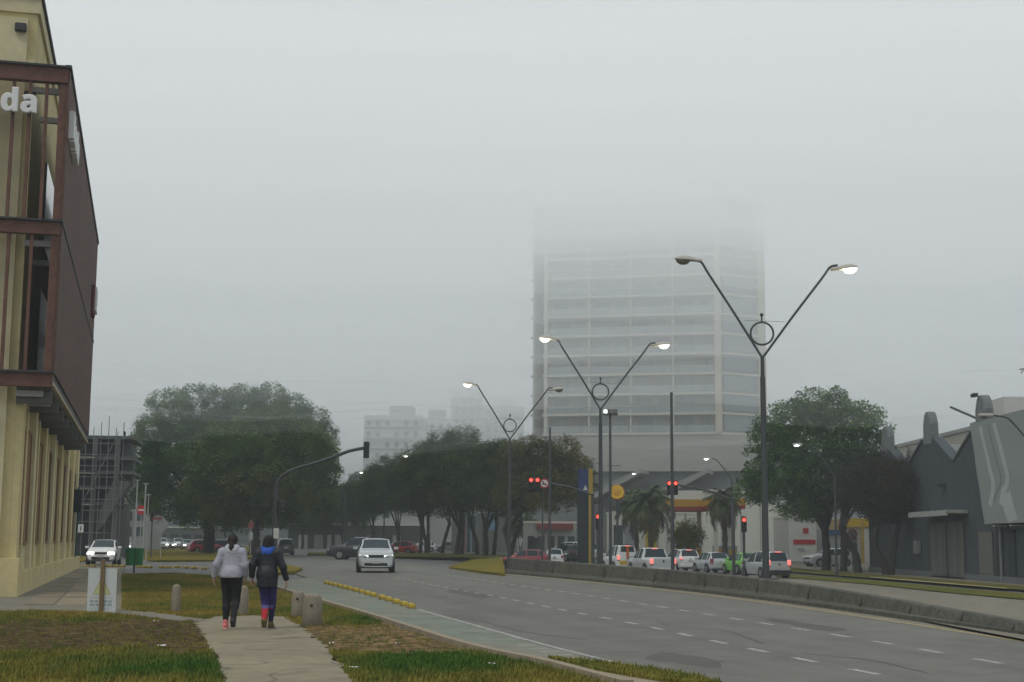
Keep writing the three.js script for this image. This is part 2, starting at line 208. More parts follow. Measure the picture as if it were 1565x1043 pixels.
// lawns and path on the near side (6 cm above the road)
const LV = 0.07;
const lawnPolys = [];
{
  const wavy = (P) => { const o = []; P.forEach((p, i) => { const q = P[(i + 1) % P.length], n = Math.max(1, Math.round(p.distanceTo(q) / 0.25)); for (let k = 0; k < n; k++) { const m = p.clone().lerp(q, k / n); m.x += 0.09 * N2(m.x * 2.1, m.z * 2.1) + 0.04 * N2(m.x * 7, m.z * 7); m.z += 0.12 * N2(m.x * 1.7 + 9, m.z * 1.7); o.push(m); } }); return o; };
  const path = px2g([[345, 1060], [330, 1010], [312, 975], [298, 951], [330, 944], [385, 942], [432, 944], [462, 960], [490, 985], [520, 1015], [548, 1060]], LV);
  struct('footpath', plate(wavy(path), 0.012, 0.06), new THREE.MeshStandardMaterial({ color: C(0.345, 0.305, 0.22), map: PATH, roughness: 0.92, bumpMap: PATH, bumpScale: 0.01 }));
  const strip = px2g([[-60, 931], [60, 928], [150, 931], [240, 938], [312, 948], [300, 953], [240, 946], [150, 938], [60, 935], [-60, 940]], LV);
  struct('path_strip', plate(wavy(strip), 0.016, 0.06), mPaveGrey);
  const A = px2g([[-120, 940], [60, 935], [150, 938], [240, 946], [298, 951], [312, 975], [330, 1010], [345, 1060], [360, 1100], [-200, 1100]], LV);
  const Bp = px2g([[186, 879], [262, 877], [330, 881], [395, 893], [438, 907], [500, 926], [500, 960], [462, 960], [432, 944], [385, 942], [330, 944], [312, 948], [240, 938], [186, 932]], LV);
  const Cp = px2g([[500, 926], [564, 945], [635, 968], [696, 988], [757, 1004], [834, 1020], [900, 1038], [960, 1054], [1060, 1080], [560, 1080], [548, 1060], [520, 1015], [490, 985], [462, 960], [500, 960]], LV);
  for (const p of [A, Bp, Cp]) { struct('lawn', lawnUV(plate(p, 0, 0.1)), mLawn); lawnPolys.push(p); }
  // pavement beside the building
  const side = px2g([[-140, 936], [60, 928], [150, 931], [186, 932], [186, 879], [190, 868], [112, 866], [60, 878], [-140, 905]], LV);
  struct('pavement', plate(side, 0.004, 0.08), mPaveGrey);
  const mJoint = M(0.09, 0.075, 0.05, 0.95), pv = scene.getObjectByName('pavement');
  // its slabs, uneven in tone and height
  const slabM = [0.9, 1, 1.1, 0.8].map(k => new THREE.MeshStandardMaterial({ color: C(0.34 * k, 0.29 * k, 0.215 * k), map: PAVE, roughness: 0.92 }));
  const nearL = at(35, 926, LV), nearR = at(178, 926, LV), farL = at(118, 868, LV), farR = at(184, 868, LV);
  for (let i = 0; i < 10; i++) for (let j = 0; j < 3; j++) {
    const q = (u, v) => { const a = nearL.clone().lerp(nearR, u), b = farL.clone().lerp(farR, u); return a.lerp(b, v); }, e = 0.015, f = 0.004;
    const c4 = [q(j / 3 + e, i / 10 + f), q((j + 1) / 3 - e, i / 10 + f), q((j + 1) / 3 - e, (i + 1) / 10 - f), q(j / 3 + e, (i + 1) / 10 - f)];
    part(pv, 'paving_slab', plate(c4, 0.012 + 0.012 * R(), 0.03), slabM[Math.floor(R() * 4)]);
  }
  // sandy verge at the foot of the lawn, beside the road
  const v1 = px2g([[834, 1020], [880, 1003], [960, 1021], [1040, 1038], [1130, 1060], [960, 1060]], 0.012); struct('verge', plate(v1, 0, 0), mPave);
  const v2 = px2g([[838, 1004], [900, 1012], [985, 1022], [1060, 1034], [1105, 1045], [1010, 1040], [905, 1022]], 0.03); struct('grass_verge', lawnUV(plate(v2, 0.02, 0.06)), mLawn); lawnPolys.push(v2);
}
{ // side street in front of the lawn and the grass island with the large trees
  const isl = px2g([[196, 850], [250, 846], [330, 845], [420, 846], [470, 866], [440, 872], [400, 862], [300, 856], [200, 856]], 0.1);
  const tip = px2g([[395, 871], [430, 862], [462, 869], [452, 874], [420, 876]], 0.1);
  struct('grass_island', plate(px2g([[192, 853], [215, 839], [300, 835.5], [420, 836], [440, 842], [424, 850], [330, 856], [240, 857]], 0.1), 0.02, 0.13), mYellowGrass);
  struct('grass_island', plate(tip, 0.02, 0.13), mYellowGrass);
  struct('grass_island', plate(px2g([[108, 848], [136, 845], [130, 857], [108, 862]], 0.05), 0.02, 0.1), mYellowGrass);
  // median nose with yellow grass, in front of the wall's end
  struct('median_grass', plate(px2g([[686, 867], [720, 856], [768, 852], [772, 878], [735, 874]], 0.1), 0.02, 0.14), mYellowGrass);
  struct('tree_verge', plate(px2g([[470, 845.5], [560, 846], [700, 847.5], [790, 849], [860, 851], [770, 855], [690, 852], [560, 851], [470, 849]], 0.0), 0.1, 0.13), mFarGrass);
}
// beyond the wall: paved median, second carriageway and its verges
const RL = (px, py) => { let p = at(px, py, -0.3); for (let i = 0; i < 6; i++) p = at(px, py, level(p.x, p.z)); return p; };
function rplate(list, lift, name, mat, n = 60, m = 6) { const h = list.length / 2, A = list.slice(0, h).map(p => RL(...p)), B = list.slice(h).reverse().map(p => RL(...p)); return struct(name, ruled(A, B, n, m, lift, (x, z) => 1 + 0.16 * fbm(x * 0.5, z * 0.2, 3)), mat); }
const vc = (m) => { const c = m.clone(); c.vertexColors = true; return c; };
{
  rplate([[1190, 884], [1330, 896], [1450, 909], [1580, 921], [1580, 985], [1450, 960], [1330, 935], [1190, 912]], 0.05, 'paved_median', vc(mPaveGrey));
  rplate([[1185, 879], [1330, 889.5], [1450, 901], [1580, 912], [1580, 921], [1450, 909], [1330, 896], [1190, 884]], 0.09, 'grass_strip', vc(mFarGrass));
  rplate([[1205, 868], [1330, 880], [1450, 889.5], [1580, 900], [1580, 906], [1450, 896], [1330, 886], [1205, 876]], 0.09, 'grass_verge', vc(mFarGrass));
  rplate([[1330, 884.8], [1400, 890.5], [1450, 895], [1540, 902.6], [1540, 904], [1450, 896.4], [1400, 892], [1330, 886]], 0.12, 'yellow_kerb', mYellowPaint, 60, 1);
  rplate([[1130, 852], [1260, 858], [1420, 872], [1580, 890], [1580, 900], [1450, 889.5], [1330, 880], [1205, 868]], 0.07, 'pavement', vc(mPaveGrey));
}
// ---------------------------------------------------------------- grass blades on the near lawns, thinner on the bare soil
{
  const bl = []; const q = mulberry(77);
  for (let i = 0; i < 7; i++) { const a = q() * 6.28, h = 0.035 + 0.04 * q(), w = 0.006 + 0.004 * q(), x = (q() - 0.5) * 0.07, z = (q() - 0.5) * 0.07, lx = Math.cos(a) * h * 0.55, lz = Math.sin(a) * h * 0.55, cx = Math.sin(a) * w, cz = -Math.cos(a) * w; bl.push([x - cx, 0, z - cz, x + cx, 0, z + cz, x + lx, h, z + lz]); }
  const g = geoFrom(bl.flat(), bl.flatMap((_, i) => [i * 3, i * 3 + 1, i * 3 + 2]));
  const inside = (P, x, z) => { let c = false; for (let i = 0, j = P.length - 1; i < P.length; j = i++) if ((P[i].z > z) !== (P[j].z > z) && x < (P[j].x - P[i].x) * (z - P[i].z) / (P[j].z - P[i].z) + P[i].x) c = !c; return c; };
  const mats = [], cols = [], m4 = new THREE.Matrix4(), e = new THREE.Euler(), qn = new THREE.Quaternion();
  for (const P of lawnPolys) {
    const b = new THREE.Box3().setFromPoints(P), nMax = Math.min(90000, (b.max.x - b.min.x) * (b.max.z - b.min.z) * 420);
    for (let i = 0; i < nMax; i++) {
      const x = lerp(b.min.x, b.max.x, q()), z = lerp(b.min.z, b.max.z, q()); if (!inside(P, x, z) || z > -13.5) continue; const fx = Math.abs(x) > -z * 0.4; if (fx) continue;
      const br = bare(x, z); if (q() < br * 0.9) continue;
      const s = (0.5 + 0.75 * q()) * (1 - 0.35 * br), d = dry(x, z), t = 0.75 + 0.5 * q();
      m4.compose(V(x, P[0].y + 0.0, z), qn.setFromEuler(e.set((q() - 0.5) * 0.5, q() * 6.28, (q() - 0.5) * 0.5)), V(s, s, s)); mats.push(m4.clone());
      cols.push(C(lerp(0.07, 0.31, d) * t, lerp(0.14, 0.235, d) * t, lerp(0.026, 0.055, d) * t));
    }
  }
  const im = new THREE.InstancedMesh(g, new THREE.MeshPhysicalMaterial({ roughness: 1, specularIntensity: 0.1, side: THREE.DoubleSide }), mats.length); mats.forEach((m, i) => { im.setMatrixAt(i, m); im.setColorAt(i, cols[i]); });
  im.name = 'grass'; im.userData = { kind: 'stuff', label: 'short patchy grass on the lawns beside the footpath', category: 'grass' }; shade(im); scene.add(im);
  
}
// ---------------------------------------------------------------- street furniture
const mPole = new THREE.MeshStandardMaterial({ color: C(0.085, 0.095, 0.098), map: grain(3), roughness: 0.55, metalness: 0.3 });
const mPoleLight = new THREE.MeshStandardMaterial({ color: C(0.5, 0.5, 0.47), map: grain(3), roughness: 0.5, metalness: 0.2 });
const mHead = M(0.48, 0.46, 0.40, 0.5), mBlack = M(0.018, 0.02, 0.02, 0.5), mDark = M(0.035, 0.037, 0.04, 0.6);
const glow = (r, g, b, k) => new THREE.MeshStandardMaterial({ color: C(0.8, 0.8, 0.75), emissive: C(r, g, b), emissiveIntensity: k, roughness: 0.3 });
const mLamp = glow(1, 0.94, 0.78, 3.2), mLampCool = glow(0.86, 1, 0.95, 3.2), mLampOff = M(0.18, 0.165, 0.12, 0.25), mRed = glow(1, 0.045, 0.02, 2.6), mLensOff = M(0.03, 0.012, 0.01, 0.35), mLensGreenOff = M(0.008, 0.03, 0.016, 0.35), mLensAmberOff = M(0.04, 0.024, 0.006, 0.35);
const mWhite = M(0.74, 0.74, 0.71, 0.55), mRedPaint = M(0.5, 0.02, 0.02, 0.5);
{ // concrete wall on the median, in cast panels
  const tops = [[770, 853], [900, 862.5], [1030, 872.5], [1165, 886], [1300, 907], [1430, 930], [1565, 955], [1720, 984]];
  const c = new THREE.CatmullRomCurve3(Lbar, false, 'centripetal'), hs = Lbar.map((p, i) => hAt(tops[i][0], tops[i][1], -p.z - 0.15));
  const N = 84, P = c.getPoints(N), hAtT = (t) => { const u = t * (hs.length - 1), i = Math.min(hs.length - 2, Math.floor(u)); return lerp(hs[i], hs[i + 1], u - i); };
  const w = thing('median_wall', 'long low grey concrete median wall sinking towards one end', 'wall');
  const wt = tex(512, (u, v) => { const g = clamp(0.62 + 0.16 * tnoise(u, v, 5, 50) + 0.12 * tnoise(u, v, 21, 51) + 0.1 * tnoise(u, v, 100, 52)), st = sstep(0.1, 0.6, tnoise(u * 1, v, 13, 53)) * 0.2; return [g - st, g - st * 0.95, (g - st) * 0.93]; }, [1 / 4, 1 / 4]);
  const mats = [0.9, 1, 1.08].map(k => new THREE.MeshStandardMaterial({ color: C(0.17 * k, 0.168 * k, 0.145 * k), map: wt, roughness: 0.93, bumpMap: wt, bumpScale: 0.012 }));
  const per = 7;
  for (let s = 0; s < N; s += per) {
    const pos = [], uv = [], idx = []; let rows = 0;
    for (let k = 0; k <= per; k++) {
      let t = (s + k) / N; if (k === 0) t += 0.00012; if (k === per) t -= 0.00012;
      const p = c.getPoint(t), tg = c.getTangent(t), n = V(-tg.z, 0, tg.x).normalize(), h = hAtT(t); // n points to the near carriageway or away; fixed below
      if (n.x > 0) n.multiplyScalar(-1);
      const sec = [[0.0, -0.02], [0.0, 0.1], [-0.1, 0.22 * Math.min(1, h / 0.6)], [-0.15, h - 0.03], [-0.18, h], [-0.36, h], [-0.39, h - 0.03], [-0.45, -0.75]];
      sec.forEach(([o, y], j) => { pos.push(p.x + n.x * o, y, p.z + n.z * o); uv.push(t * 75, y * 1 + j * 0.15); }); rows = sec.length;
    }
    for (let k = 0; k < per; k++) for (let j = 0; j < rows - 1; j++) { const a = k * rows + j, b = a + rows; idx.push(a, b, a + 1, a + 1, b, b + 1); }
    for (const k of [0, per]) { const a = k * rows; for (let j = 1; j < rows - 1; j++) idx.push(a, a + j, a + j + 1); }
    const g = toCreasedNormals(geoFrom(pos, idx, uv), 0.5); part(w, 'wall_panel', g, mats[(s / per) % 3]);
  }
}
{ // yellow rubber lane separators along the cycle lane and across the side street
  const g = merge([new RoundedBoxGeometry(0.62, 0.13, 0.17, 3, 0.055).translate(0, 0.055, 0)]);
  const L = resample(px2g([[499, 893.5], [540, 904], [585, 917], [631, 931.5]]), 40), T = [0, 2.6, 5.2, 7.8, 10.4, 13, 16, 19, 21.8, 24.4, 28.3, 31, 34, 37, 39.3];
  const band = M(0.05, 0.045, 0.03, 0.7);
  const put = (a, b, s, lab, grp, big) => { const o = thing('lane_separator', lab, 'lane separator', [a.x, 0.004, a.z], Math.atan2(-(b.z - a.z), b.x - a.x), grp); part(o, 'rubber_block', g, mYellow).scale.set(s, 1, 1); part(o, 'end_band', box(0.05, 0.115, 0.172, 0.2 * s, 0.055, 0), band); return o; };
  T.forEach((i) => { const k = Math.min(39, Math.floor(i)), a = L[k].clone().lerp(L[k + 1], i - k); put(a, L[k + 1], 0.55 + 0.3 * R(), 'yellow rubber block in the row beside the green cycle lane', 'yellow separators along the cycle lane'); });
  for (const [x, y] of [[247, 869], [258, 869], [271, 868.5], [284, 869.5], [297, 870], [312, 871]]) { const a = at(x, y); put(a, at(x + 5, y + 0.1), 0.62, 'yellow block on the side street in front of the lawn', 'yellow separators before the lawn'); }
  for (const [x, y] of [[124, 868], [132, 867.3], [142, 867], [158, 867], [168, 867], [177, 867], [187, 867.3], [211, 868], [219, 868.4], [228, 868.6]]) { const a = at(x, y); put(a, at(x + 5, y), 0.55, 'yellow block across the end of the building pavement', 'yellow separators at the pavement end'); }
}
{ // concrete bollards at the head of the path
  const prof = [[0, 0], [0.21, 0], [0.205, 0.3], [0.185, 0.5], [0.15, 0.56], [0.08, 0.585], [0, 0.59]].map(p => new THREE.Vector2(p[0], p[1]));
  const lathe = () => { const g = new THREE.LatheGeometry(prof, 20), p = g.attributes.position; const s = R() * 50; for (let i = 0; i < p.count; i++) { const n = 1 + 0.05 * N3(p.getX(i) * 5 + s, p.getY(i) * 5, p.getZ(i) * 5); p.setXYZ(i, p.getX(i) * n, p.getY(i), p.getZ(i) * n); } g.computeVertexNormals(); return g; };
  const m = new THREE.MeshStandardMaterial({ color: C(0.31, 0.27, 0.205), map: grain(1), roughness: 0.95 });
  const at4 = [[268, 937, 0.46, 0.98, 'pale concrete bollard standing alone on the lawn behind the warning sign'], [371, 941, 0.5, 1.0, 'pale concrete bollard half hidden behind the woman in grey'], [455, 944, 0.66, 0.88, 'smaller stained concrete bollard touching the larger one by the path'], [477, 957, 0.84, 0.96, 'broad weathered concrete bollard with a dark hole beside the path']];
  for (const [x, y, sw, sh, lab] of at4) { const p = at(x, y, LV), o = thing('bollard', lab, 'bollard', [p.x, p.y, p.z], R() * 6, 'concrete bollards at the head of the path'); const b = part(o, 'shaft', lathe(), m); b.scale.set(sw, sh, sw); if (x > 450) { const hole = part(o, 'socket_hole', new THREE.CylinderGeometry(0.025, 0.025, 0.06, 10).rotateX(Math.PI / 2), M(0.02, 0.018, 0.015), [0, 0.36, 0.2 * sw - 0.012]); o.rotation.y = 0; } }
}
{ // warning board on a wooden stake, pushed into the lawn
  const p = at(153, 938, LV), d = -p.z, s = d / F, o = thing('warning_sign', 'translucent white warning board with yellow triangle on a wooden stake', 'sign', [p.x, p.y, p.z], -0.06);
  const w = 44 * s, h = 66 * s, cv = document.createElement('canvas'); cv.width = 256; cv.height = 384; const c = cv.getContext('2d');
  c.fillStyle = '#cdd3d2'; c.fillRect(0, 0, 256, 384); c.strokeStyle = '#b2b795'; c.fillStyle = '#c9cb8e'; c.lineWidth = 10; c.beginPath(); c.moveTo(128, 70); c.lineTo(205, 225); c.lineTo(51, 225); c.closePath(); c.fill(); c.stroke();
  c.fillStyle = '#b9c3c6'; c.fillRect(24, 246, 208, 16); c.fillStyle = '#93a2ab'; for (const [y, n] of [[276, 5], [306, 4]]) for (let i = 0; i < n; i++) c.fillRect(26 + i * (204 / n), y, 204 / n - 9, 20); c.fillStyle = '#b3bec2'; c.fillRect(30, 340, 190, 8); c.fillRect(40, 356, 160, 8);
  const t = new THREE.CanvasTexture(cv); t.colorSpace = THREE.SRGBColorSpace;
  const fm = new THREE.MeshPhysicalMaterial({ map: t, roughness: 0.6, color: C(0.95, 0.95, 0.95) });
  part(o, 'board', box(w, h, 0.012, 0, h / 2 + 0.01, -0.03), [mWhite, mWhite, mWhite, mWhite, fm, fm]);
  part(o, 'stake', rbox(0.085, h + 0.22, 0.045, 0.008, 0.01, (h + 0.22) / 2 - 0.02, 0.0), new THREE.MeshStandardMaterial({ color: C(0.22, 0.15, 0.075), map: grain(3), roughness: 0.9 }));
}
{ // green litter bin on a post by the side street
  const p = at(204, 876, 0.05), k = -p.z / F, o = thing('litter_bin', 'pair of small green litter bins on a post at the lawn corner', 'litter bin', [p.x, 0.04, p.z], 0.25);
  const mg = M(0.012, 0.17, 0.045, 0.5);
  part(o, 'post', cyl(0.045, 0.045, 38 * k, 10), mPole);
  for (const s of [-1, 1]) { const b = part(o, 'bucket', new THREE.CylinderGeometry(0.24, 0.2, 25 * k, 18, 1), mg, [s * 0.17, 24 * k, 0.02]); part(b, 'rim', new THREE.TorusGeometry(0.24, 0.02, 6, 18).rotateX(Math.PI / 2).translate(0, 12.5 * k, 0), mg); }
}
// double-armed street lamps
{
  const d0 = 41.5, X = (px) => xAt(px, d0) - xAt(1171, d0), Y = (py) => hAt(1171, py, d0);
  const base = -0.25, yj = Y(545), yr = Y(510), rr0 = 17.5 * d0 / F;
  const headGeo = () => { const g = new THREE.SphereGeometry(1, 18, 10, 0, Math.PI * 2, 0, Math.PI / 2); g.scale(0.33, 0.14, 0.15); return g; };
  const lensGeo = () => { const g = new THREE.SphereGeometry(1, 18, 10, 0, Math.PI * 2, Math.PI / 2, Math.PI / 2); g.scale(0.21, 0.15, 0.135); return g; };
  const build = (lits, label, px, d, baseY) => {
    const o = thing('street_lamp', label, 'street lamp', [xAt(px, d), 0, -d], -0.03, 'double-armed street lamps on the median');
    part(o, 'pole', merge([cyl(0.105, 0.075, yj - 0.6 - baseY, 14, 0, baseY, 0), cyl(0.06, 0.055, 0.62, 12, 0, yj - 0.61, 0), cyl(0.13, 0.12, 0.5, 14, 0, baseY, 0)]), mPole);
    for (const s of [-1, 1]) {
      const ex = s < 0 ? X(1078) : X(1279), ey = s < 0 ? Y(402) : Y(409), hx = s < 0 ? X(1056) : X(1303), hy = s < 0 ? Y(398) : Y(411);
      const a = part(o, 'arm', tube([[0, yj - 0.05, 0], [ex * 0.45, lerp(yj, ey, 0.45), 0], [ex * 0.9, lerp(yj, ey, 0.9), 0], [ex * 1.0, ey + 0.02, 0], [ex * 1.0 + s * 0.22, ey + 0.07, 0]], 0.036, 40, 8), mPole);
      const h = part(o, 'lamp_head', merge([headGeo(), new THREE.CylinderGeometry(0.05, 0.06, 0.3, 10).rotateZ(Math.PI / 2).translate(-s * 0.33, 0.03, 0)]), mHead, [hx + s * 0.05, hy - 0.0, 0], [0, 0, s * 0.1]);
      const lit = lits[s < 0 ? 0 : 1]; part(h, 'lamp_lens', lensGeo().translate(s * 0.08, 0, 0), lit ? mLamp : mLampOff);
      if (lit) { const l = new THREE.PointLight(0xfff0d0, 1.2); l.name = 'lamp_light'; l.position.set(hx + s * 0.1, hy - 0.3, 0); l.shadow.radius = 5; o.add(l); }
    }
    part(o, 'ring', new THREE.TorusGeometry(rr0, 0.03, 8, 40).translate(0, yr, 0.0), mPole);
    part(o, 'finial', merge([cyl(0.022, 0.022, 0.2, 8, 0, yr + rr0, 0), new THREE.SphereGeometry(0.055, 10, 8).translate(0, yr + rr0 + 0.22, 0)]), mPole);
    part(o, 'tie_wire', rod([X(1143), Y(490), 0], [X(1207), Y(492), 0], 0.006), mPole);
    return o;
  };
  build([0, 1], 'tall double-armed street lamp at the joint of the median wall, one lamp unlit', 1170, d0, -0.3);
  build([1, 1], 'double-armed street lamp with both lamps lit behind the middle of the median wall', 918, d0 * 1.405, -0.4);
  build([1, 0], 'double-armed street lamp rising from the end of the median wall before the trees', 778, d0 * 1.83, -0.4);
}
// single-armed lamps
function armLamp(px, py, poleDx, d, lit, label, group, H0) {
  const x = xAt(px, d), hy = hAt(px, py, d), pxx = x + poleDx, base = level(pxx, -d) - 0.1, s = Math.sign(poleDx);
  const o = thing('arm_lamp', label, 'street lamp', [pxx, base, -d], 0, group), top = hy - base, r = Math.abs(poleDx);
  part(o, 'pole', cyl(0.09, 0.06, top - r * 0.85, 10), mPole);
  part(o, 'arm', tube([[0, top - r * 0.86, 0], [-s * r * 0.3, top - r * 0.42, 0], [-s * r * 0.62, top - 0.12, 0], [-s * (r - 0.3), top + 0.03, 0]], 0.04, 20, 6), mPole);
  const h = part(o, 'lamp_head', rbox(0.62, 0.14, 0.26, 0.06), mHead, [-s * r, top + 0.03, 0]);
  part(h, 'lamp_lens', new THREE.SphereGeometry(0.16, 14, 8, 0, Math.PI * 2, Math.PI / 2, Math.PI / 2).scale(1.3, 0.75, 0.8).translate(-s * 0.06, -0.04, 0), lit ? (lit === 2 ? mLampCool : mLamp) : mLampOff);
  if (lit) { const l = new THREE.PointLight(0xf4ffee, 1); l.name = 'lamp_light'; l.position.set(-s * r, top - 0.25, 0); l.shadow.radius = 5; o.add(l); }
  return o;
}
armLamp(1222, 680, 2.4, 95, 2, 'single-armed street lamp with a greenish light reaching out of the tree');
armLamp(1082, 701, 1.9, 112, 2, 'single-armed lit street lamp above the fuel station palms');
armLamp(970, 724, 1.9, 168, 2, 'lit arm lamp standing behind the tall palm');
armLamp(1514, 636, 2.6, 62, 0, 'unlit single-armed street lamp in front of the grey banner');
for (const [px, py, d] of [[617, 697, 145], [549, 722, 178], [505, 741, 205]]) armLamp(px, py, px > 510 ? -2 : 2, d, 1, 'lit arm lamp among the far avenue trees', 'lit lamps among the avenue trees');
for (const [px, py, d] of [[580, 711, 160], [522, 740, 190]]) armLamp(px, py, 2, d, 0, 'dim arm lamp among the far avenue trees', 'dim lamps among the avenue trees');
// traffic signals
function signalHead(parent, x, y, z, lit, back = false, sc = 1, ry = 0) {
  const b = part(parent, 'signal_head', rbox(0.34 * sc, 1.0 * sc, 0.24 * sc, 0.04), mBlack, [x, y, z], [0, ry, 0]);
  [0.31, 0, -0.31].forEach((dy, i) => {
    const on = lit === i; part(b, 'signal_lens', new THREE.SphereGeometry(0.125 * sc, 14, 6, 0, Math.PI * 2, 0, Math.PI / 2).rotateX(Math.PI / 2).scale(1, 1, 0.35).translate(0, dy * sc, 0.118 * sc), on ? mRed : [mLensOff, mLensAmberOff, mLensGreenOff][i]);
    part(b, 'visor', new THREE.CylinderGeometry(0.145 * sc, 0.145 * sc, 0.2 * sc, 14, 1, true, Math.PI * 1.0 - 2.1 + Math.PI / 2 - Math.PI / 2, 4.2).rotateX(Math.PI / 2).translate(0, dy * sc, 0.2 * sc), mDark);
  });
  return b;
}
{ // mast arm by the lawn, seen from behind
  const d = 71, px = (x) => xAt(x, d), o = thing('traffic_signal', 'curved mast arm traffic signal with a black head over the avenue', 'traffic signal', [px(419), 0, -d]);
  const X = (x) => px(x) - px(419), Y = (y) => hAt(419, y, d);
  part(o, 'mast', merge([cyl(0.14, 0.11, Y(748), 14), cyl(0.2, 0.2, 0.3, 14)]), mPole);
  part(o, 'arm', tube([[0, Y(750), 0], [X(421), Y(738), 0], [X(430), Y(726), 0], [X(450), Y(716), 0], [X(490), Y(704), 0], [X(530), Y(689), 0], [X(556), Y(683.5), 0]], 0.085, 50, 10), mPole);
  signalHead(o, X(557), Y(687), 0.05, -1, true, 0.82, Math.PI);
  signalHead(o, X(426), Y(776), 0.02, -1, true, 0.72, Math.PI * 0.6); signalHead(o, X(414.5), Y(768), -0.1, -1, true, 0.7, Math.PI);
  part(o, 'control_box', rbox(0.24, 0.5, 0.2, 0.02, X(422), Y(816), 0.12), mWhite);
}
function mastRed(name, dd, headPx, headPy, polePx, poleTopPy, label, extra) {
  const d = dd, X0 = xAt(polePx, d), base = level(X0, -d) - 0.05, o = thing('traffic_signal', label, 'traffic signal', [X0, 0, -d]);
  const X = (x) => xAt(x, d) - X0, Y = (y) => hAt(polePx, y, d);
  part(o, 'mast', cyl(0.12, 0.1, Y(poleTopPy) - base, 12, 0, base, 0), mPole);
  part(o, 'arm', tube([[0, Y(poleTopPy) - 0.1, 0], [X(lerp(polePx, headPx, 0.4)), lerp(Y(poleTopPy), Y(headPy), 0.5), 0], [X(headPx - 6), Y(headPy) + 0.02, 0]], 0.06, 24, 8), mPole);
  for (const k of [-1, 1]) signalHead(o, X(headPx) + k * 0.215, Y(headPy) - 0.3, 0.14, 0, false, 0.98);
  if (extra) extra(o, X, Y);
  return o;
}
const dpoleSignal = (px, py, d, label) => { const x = xAt(px, d), base = level(x, -d) - 0.05, o = thing('traffic_signal', label, 'traffic signal', [x, 0, -d]); part(o, 'mast', cyl(0.09, 0.09, hAt(px, py, d) + 0.25 - base, 10, 0, base, 0), mPole); signalHead(o, 0, hAt(px, py, d) - 0.3, 0.16, 0, false, 0.95); };
const roundSign = (parent, x, y, z, r, draw) => { const cv = document.createElement('canvas'); cv.width = cv.height = 128; const c = cv.getContext('2d'); c.fillStyle = '#b01a20'; c.fillRect(0, 0, 128, 128); c.fillStyle = '#dcdcd8'; c.beginPath(); c.arc(64, 64, 46, 0, 7); c.fill(); draw(c); const t = new THREE.CanvasTexture(cv); t.colorSpace = THREE.SRGBColorSpace; const g = new THREE.CylinderGeometry(r, r, 0.02, 28).rotateX(Math.PI / 2); const fm = new THREE.MeshStandardMaterial({ map: t, roughness: 0.5 }); return part(parent, 'sign_disc', g, [mRedPaint, fm, fm], [x, y, z], [0, 0, -Math.PI / 2]); };
mastRed('a', 96, 816, 735, 906, 755, 'mast arm signal with two red lights and a turn ban sign before the trees', (o, X, Y) => {
  roundSign(o, X(831.5), Y(740), 0.16, 0.33, (c) => { c.strokeStyle = '#1a1a1a'; c.lineWidth = 13; c.beginPath(); c.moveTo(80, 94); c.lineTo(80, 52); c.lineTo(48, 52); c.stroke(); c.fillStyle = '#1a1a1a'; c.beginPath(); c.moveTo(30, 52); c.lineTo(54, 36); c.lineTo(54, 68); c.fill(); c.strokeStyle = '#b01a20'; c.lineWidth = 9; c.beginPath(); c.moveTo(34, 34); c.lineTo(94, 94); c.stroke(); });
});
mastRed('b', 99, 1028, 740, 1121, 762, 'mast arm signal with two red lights in front of the fuel station canopy');
dpoleSignal(914, 790, 90, 'post signal showing red beside the middle double lamp');
dpoleSignal(1137, 795, 92, 'post signal showing red at the edge of the leafy tree');
{ // masts and plain poles
  const pole = (px, top, d, r, label, ex) => { const x = xAt(px, d), base = level(x, -d) - 0.1, o = thing('pole', label, 'pole', [x, 0, -d]), h = hAt(px, top, d); part(o, 'shaft', cyl(r * 1.2, r * 0.85, h - base, 12, 0, base, 0), mPole); if (ex) ex(o, h); };
  pole(1028, 602, 82, 0.09, 'plain dark pole in front of the tower, behind the median wall', (o, h) => part(o, 'cap', cyl(0.1, 0.1, 0.06, 10, 0, h, 0), mPole));
  pole(840, 654, 90, 0.075, 'thin dark pole beside the turn ban sign', (o, h) => part(o, 'bracket', box(0.5, 0.05, 0.05, -0.25, h - 0.6, 0), mPole));
  pole(829, 745, 96, 0.06, 'short grey pole under the turn ban sign');
  pole(933, 634, 104, 0.1, 'floodlight mast with a square lamp frame beside the middle double lamp', (o, h) => {
    part(o, 'lamp_frame', merge([box(1.1, 0.07, 0.6, 0, h, 0), box(1.1, 0.05, 0.05, 0, h + 0.35, 0), box(0.05, 0.4, 0.05, -0.5, h + 0.18, 0), box(0.05, 0.4, 0.05, 0.5, h + 0.18, 0)]), mPole);
    for (const k of [-0.36, 0, 0.36]) { const f = part(o, 'floodlight', rbox(0.3, 0.3, 0.2, 0.03), mDark, [k, h + 0.2, 0.15]); part(f, 'floodlight_lens', box(0.24, 0.24, 0.01, 0, 0, 0.106), k < 0 ? mLampCool : mLampOff); }
    part(o, 'step_bracket', box(0.9, 0.05, 0.05, 0.3, h - 3.7, 0), mPole);
  });
}
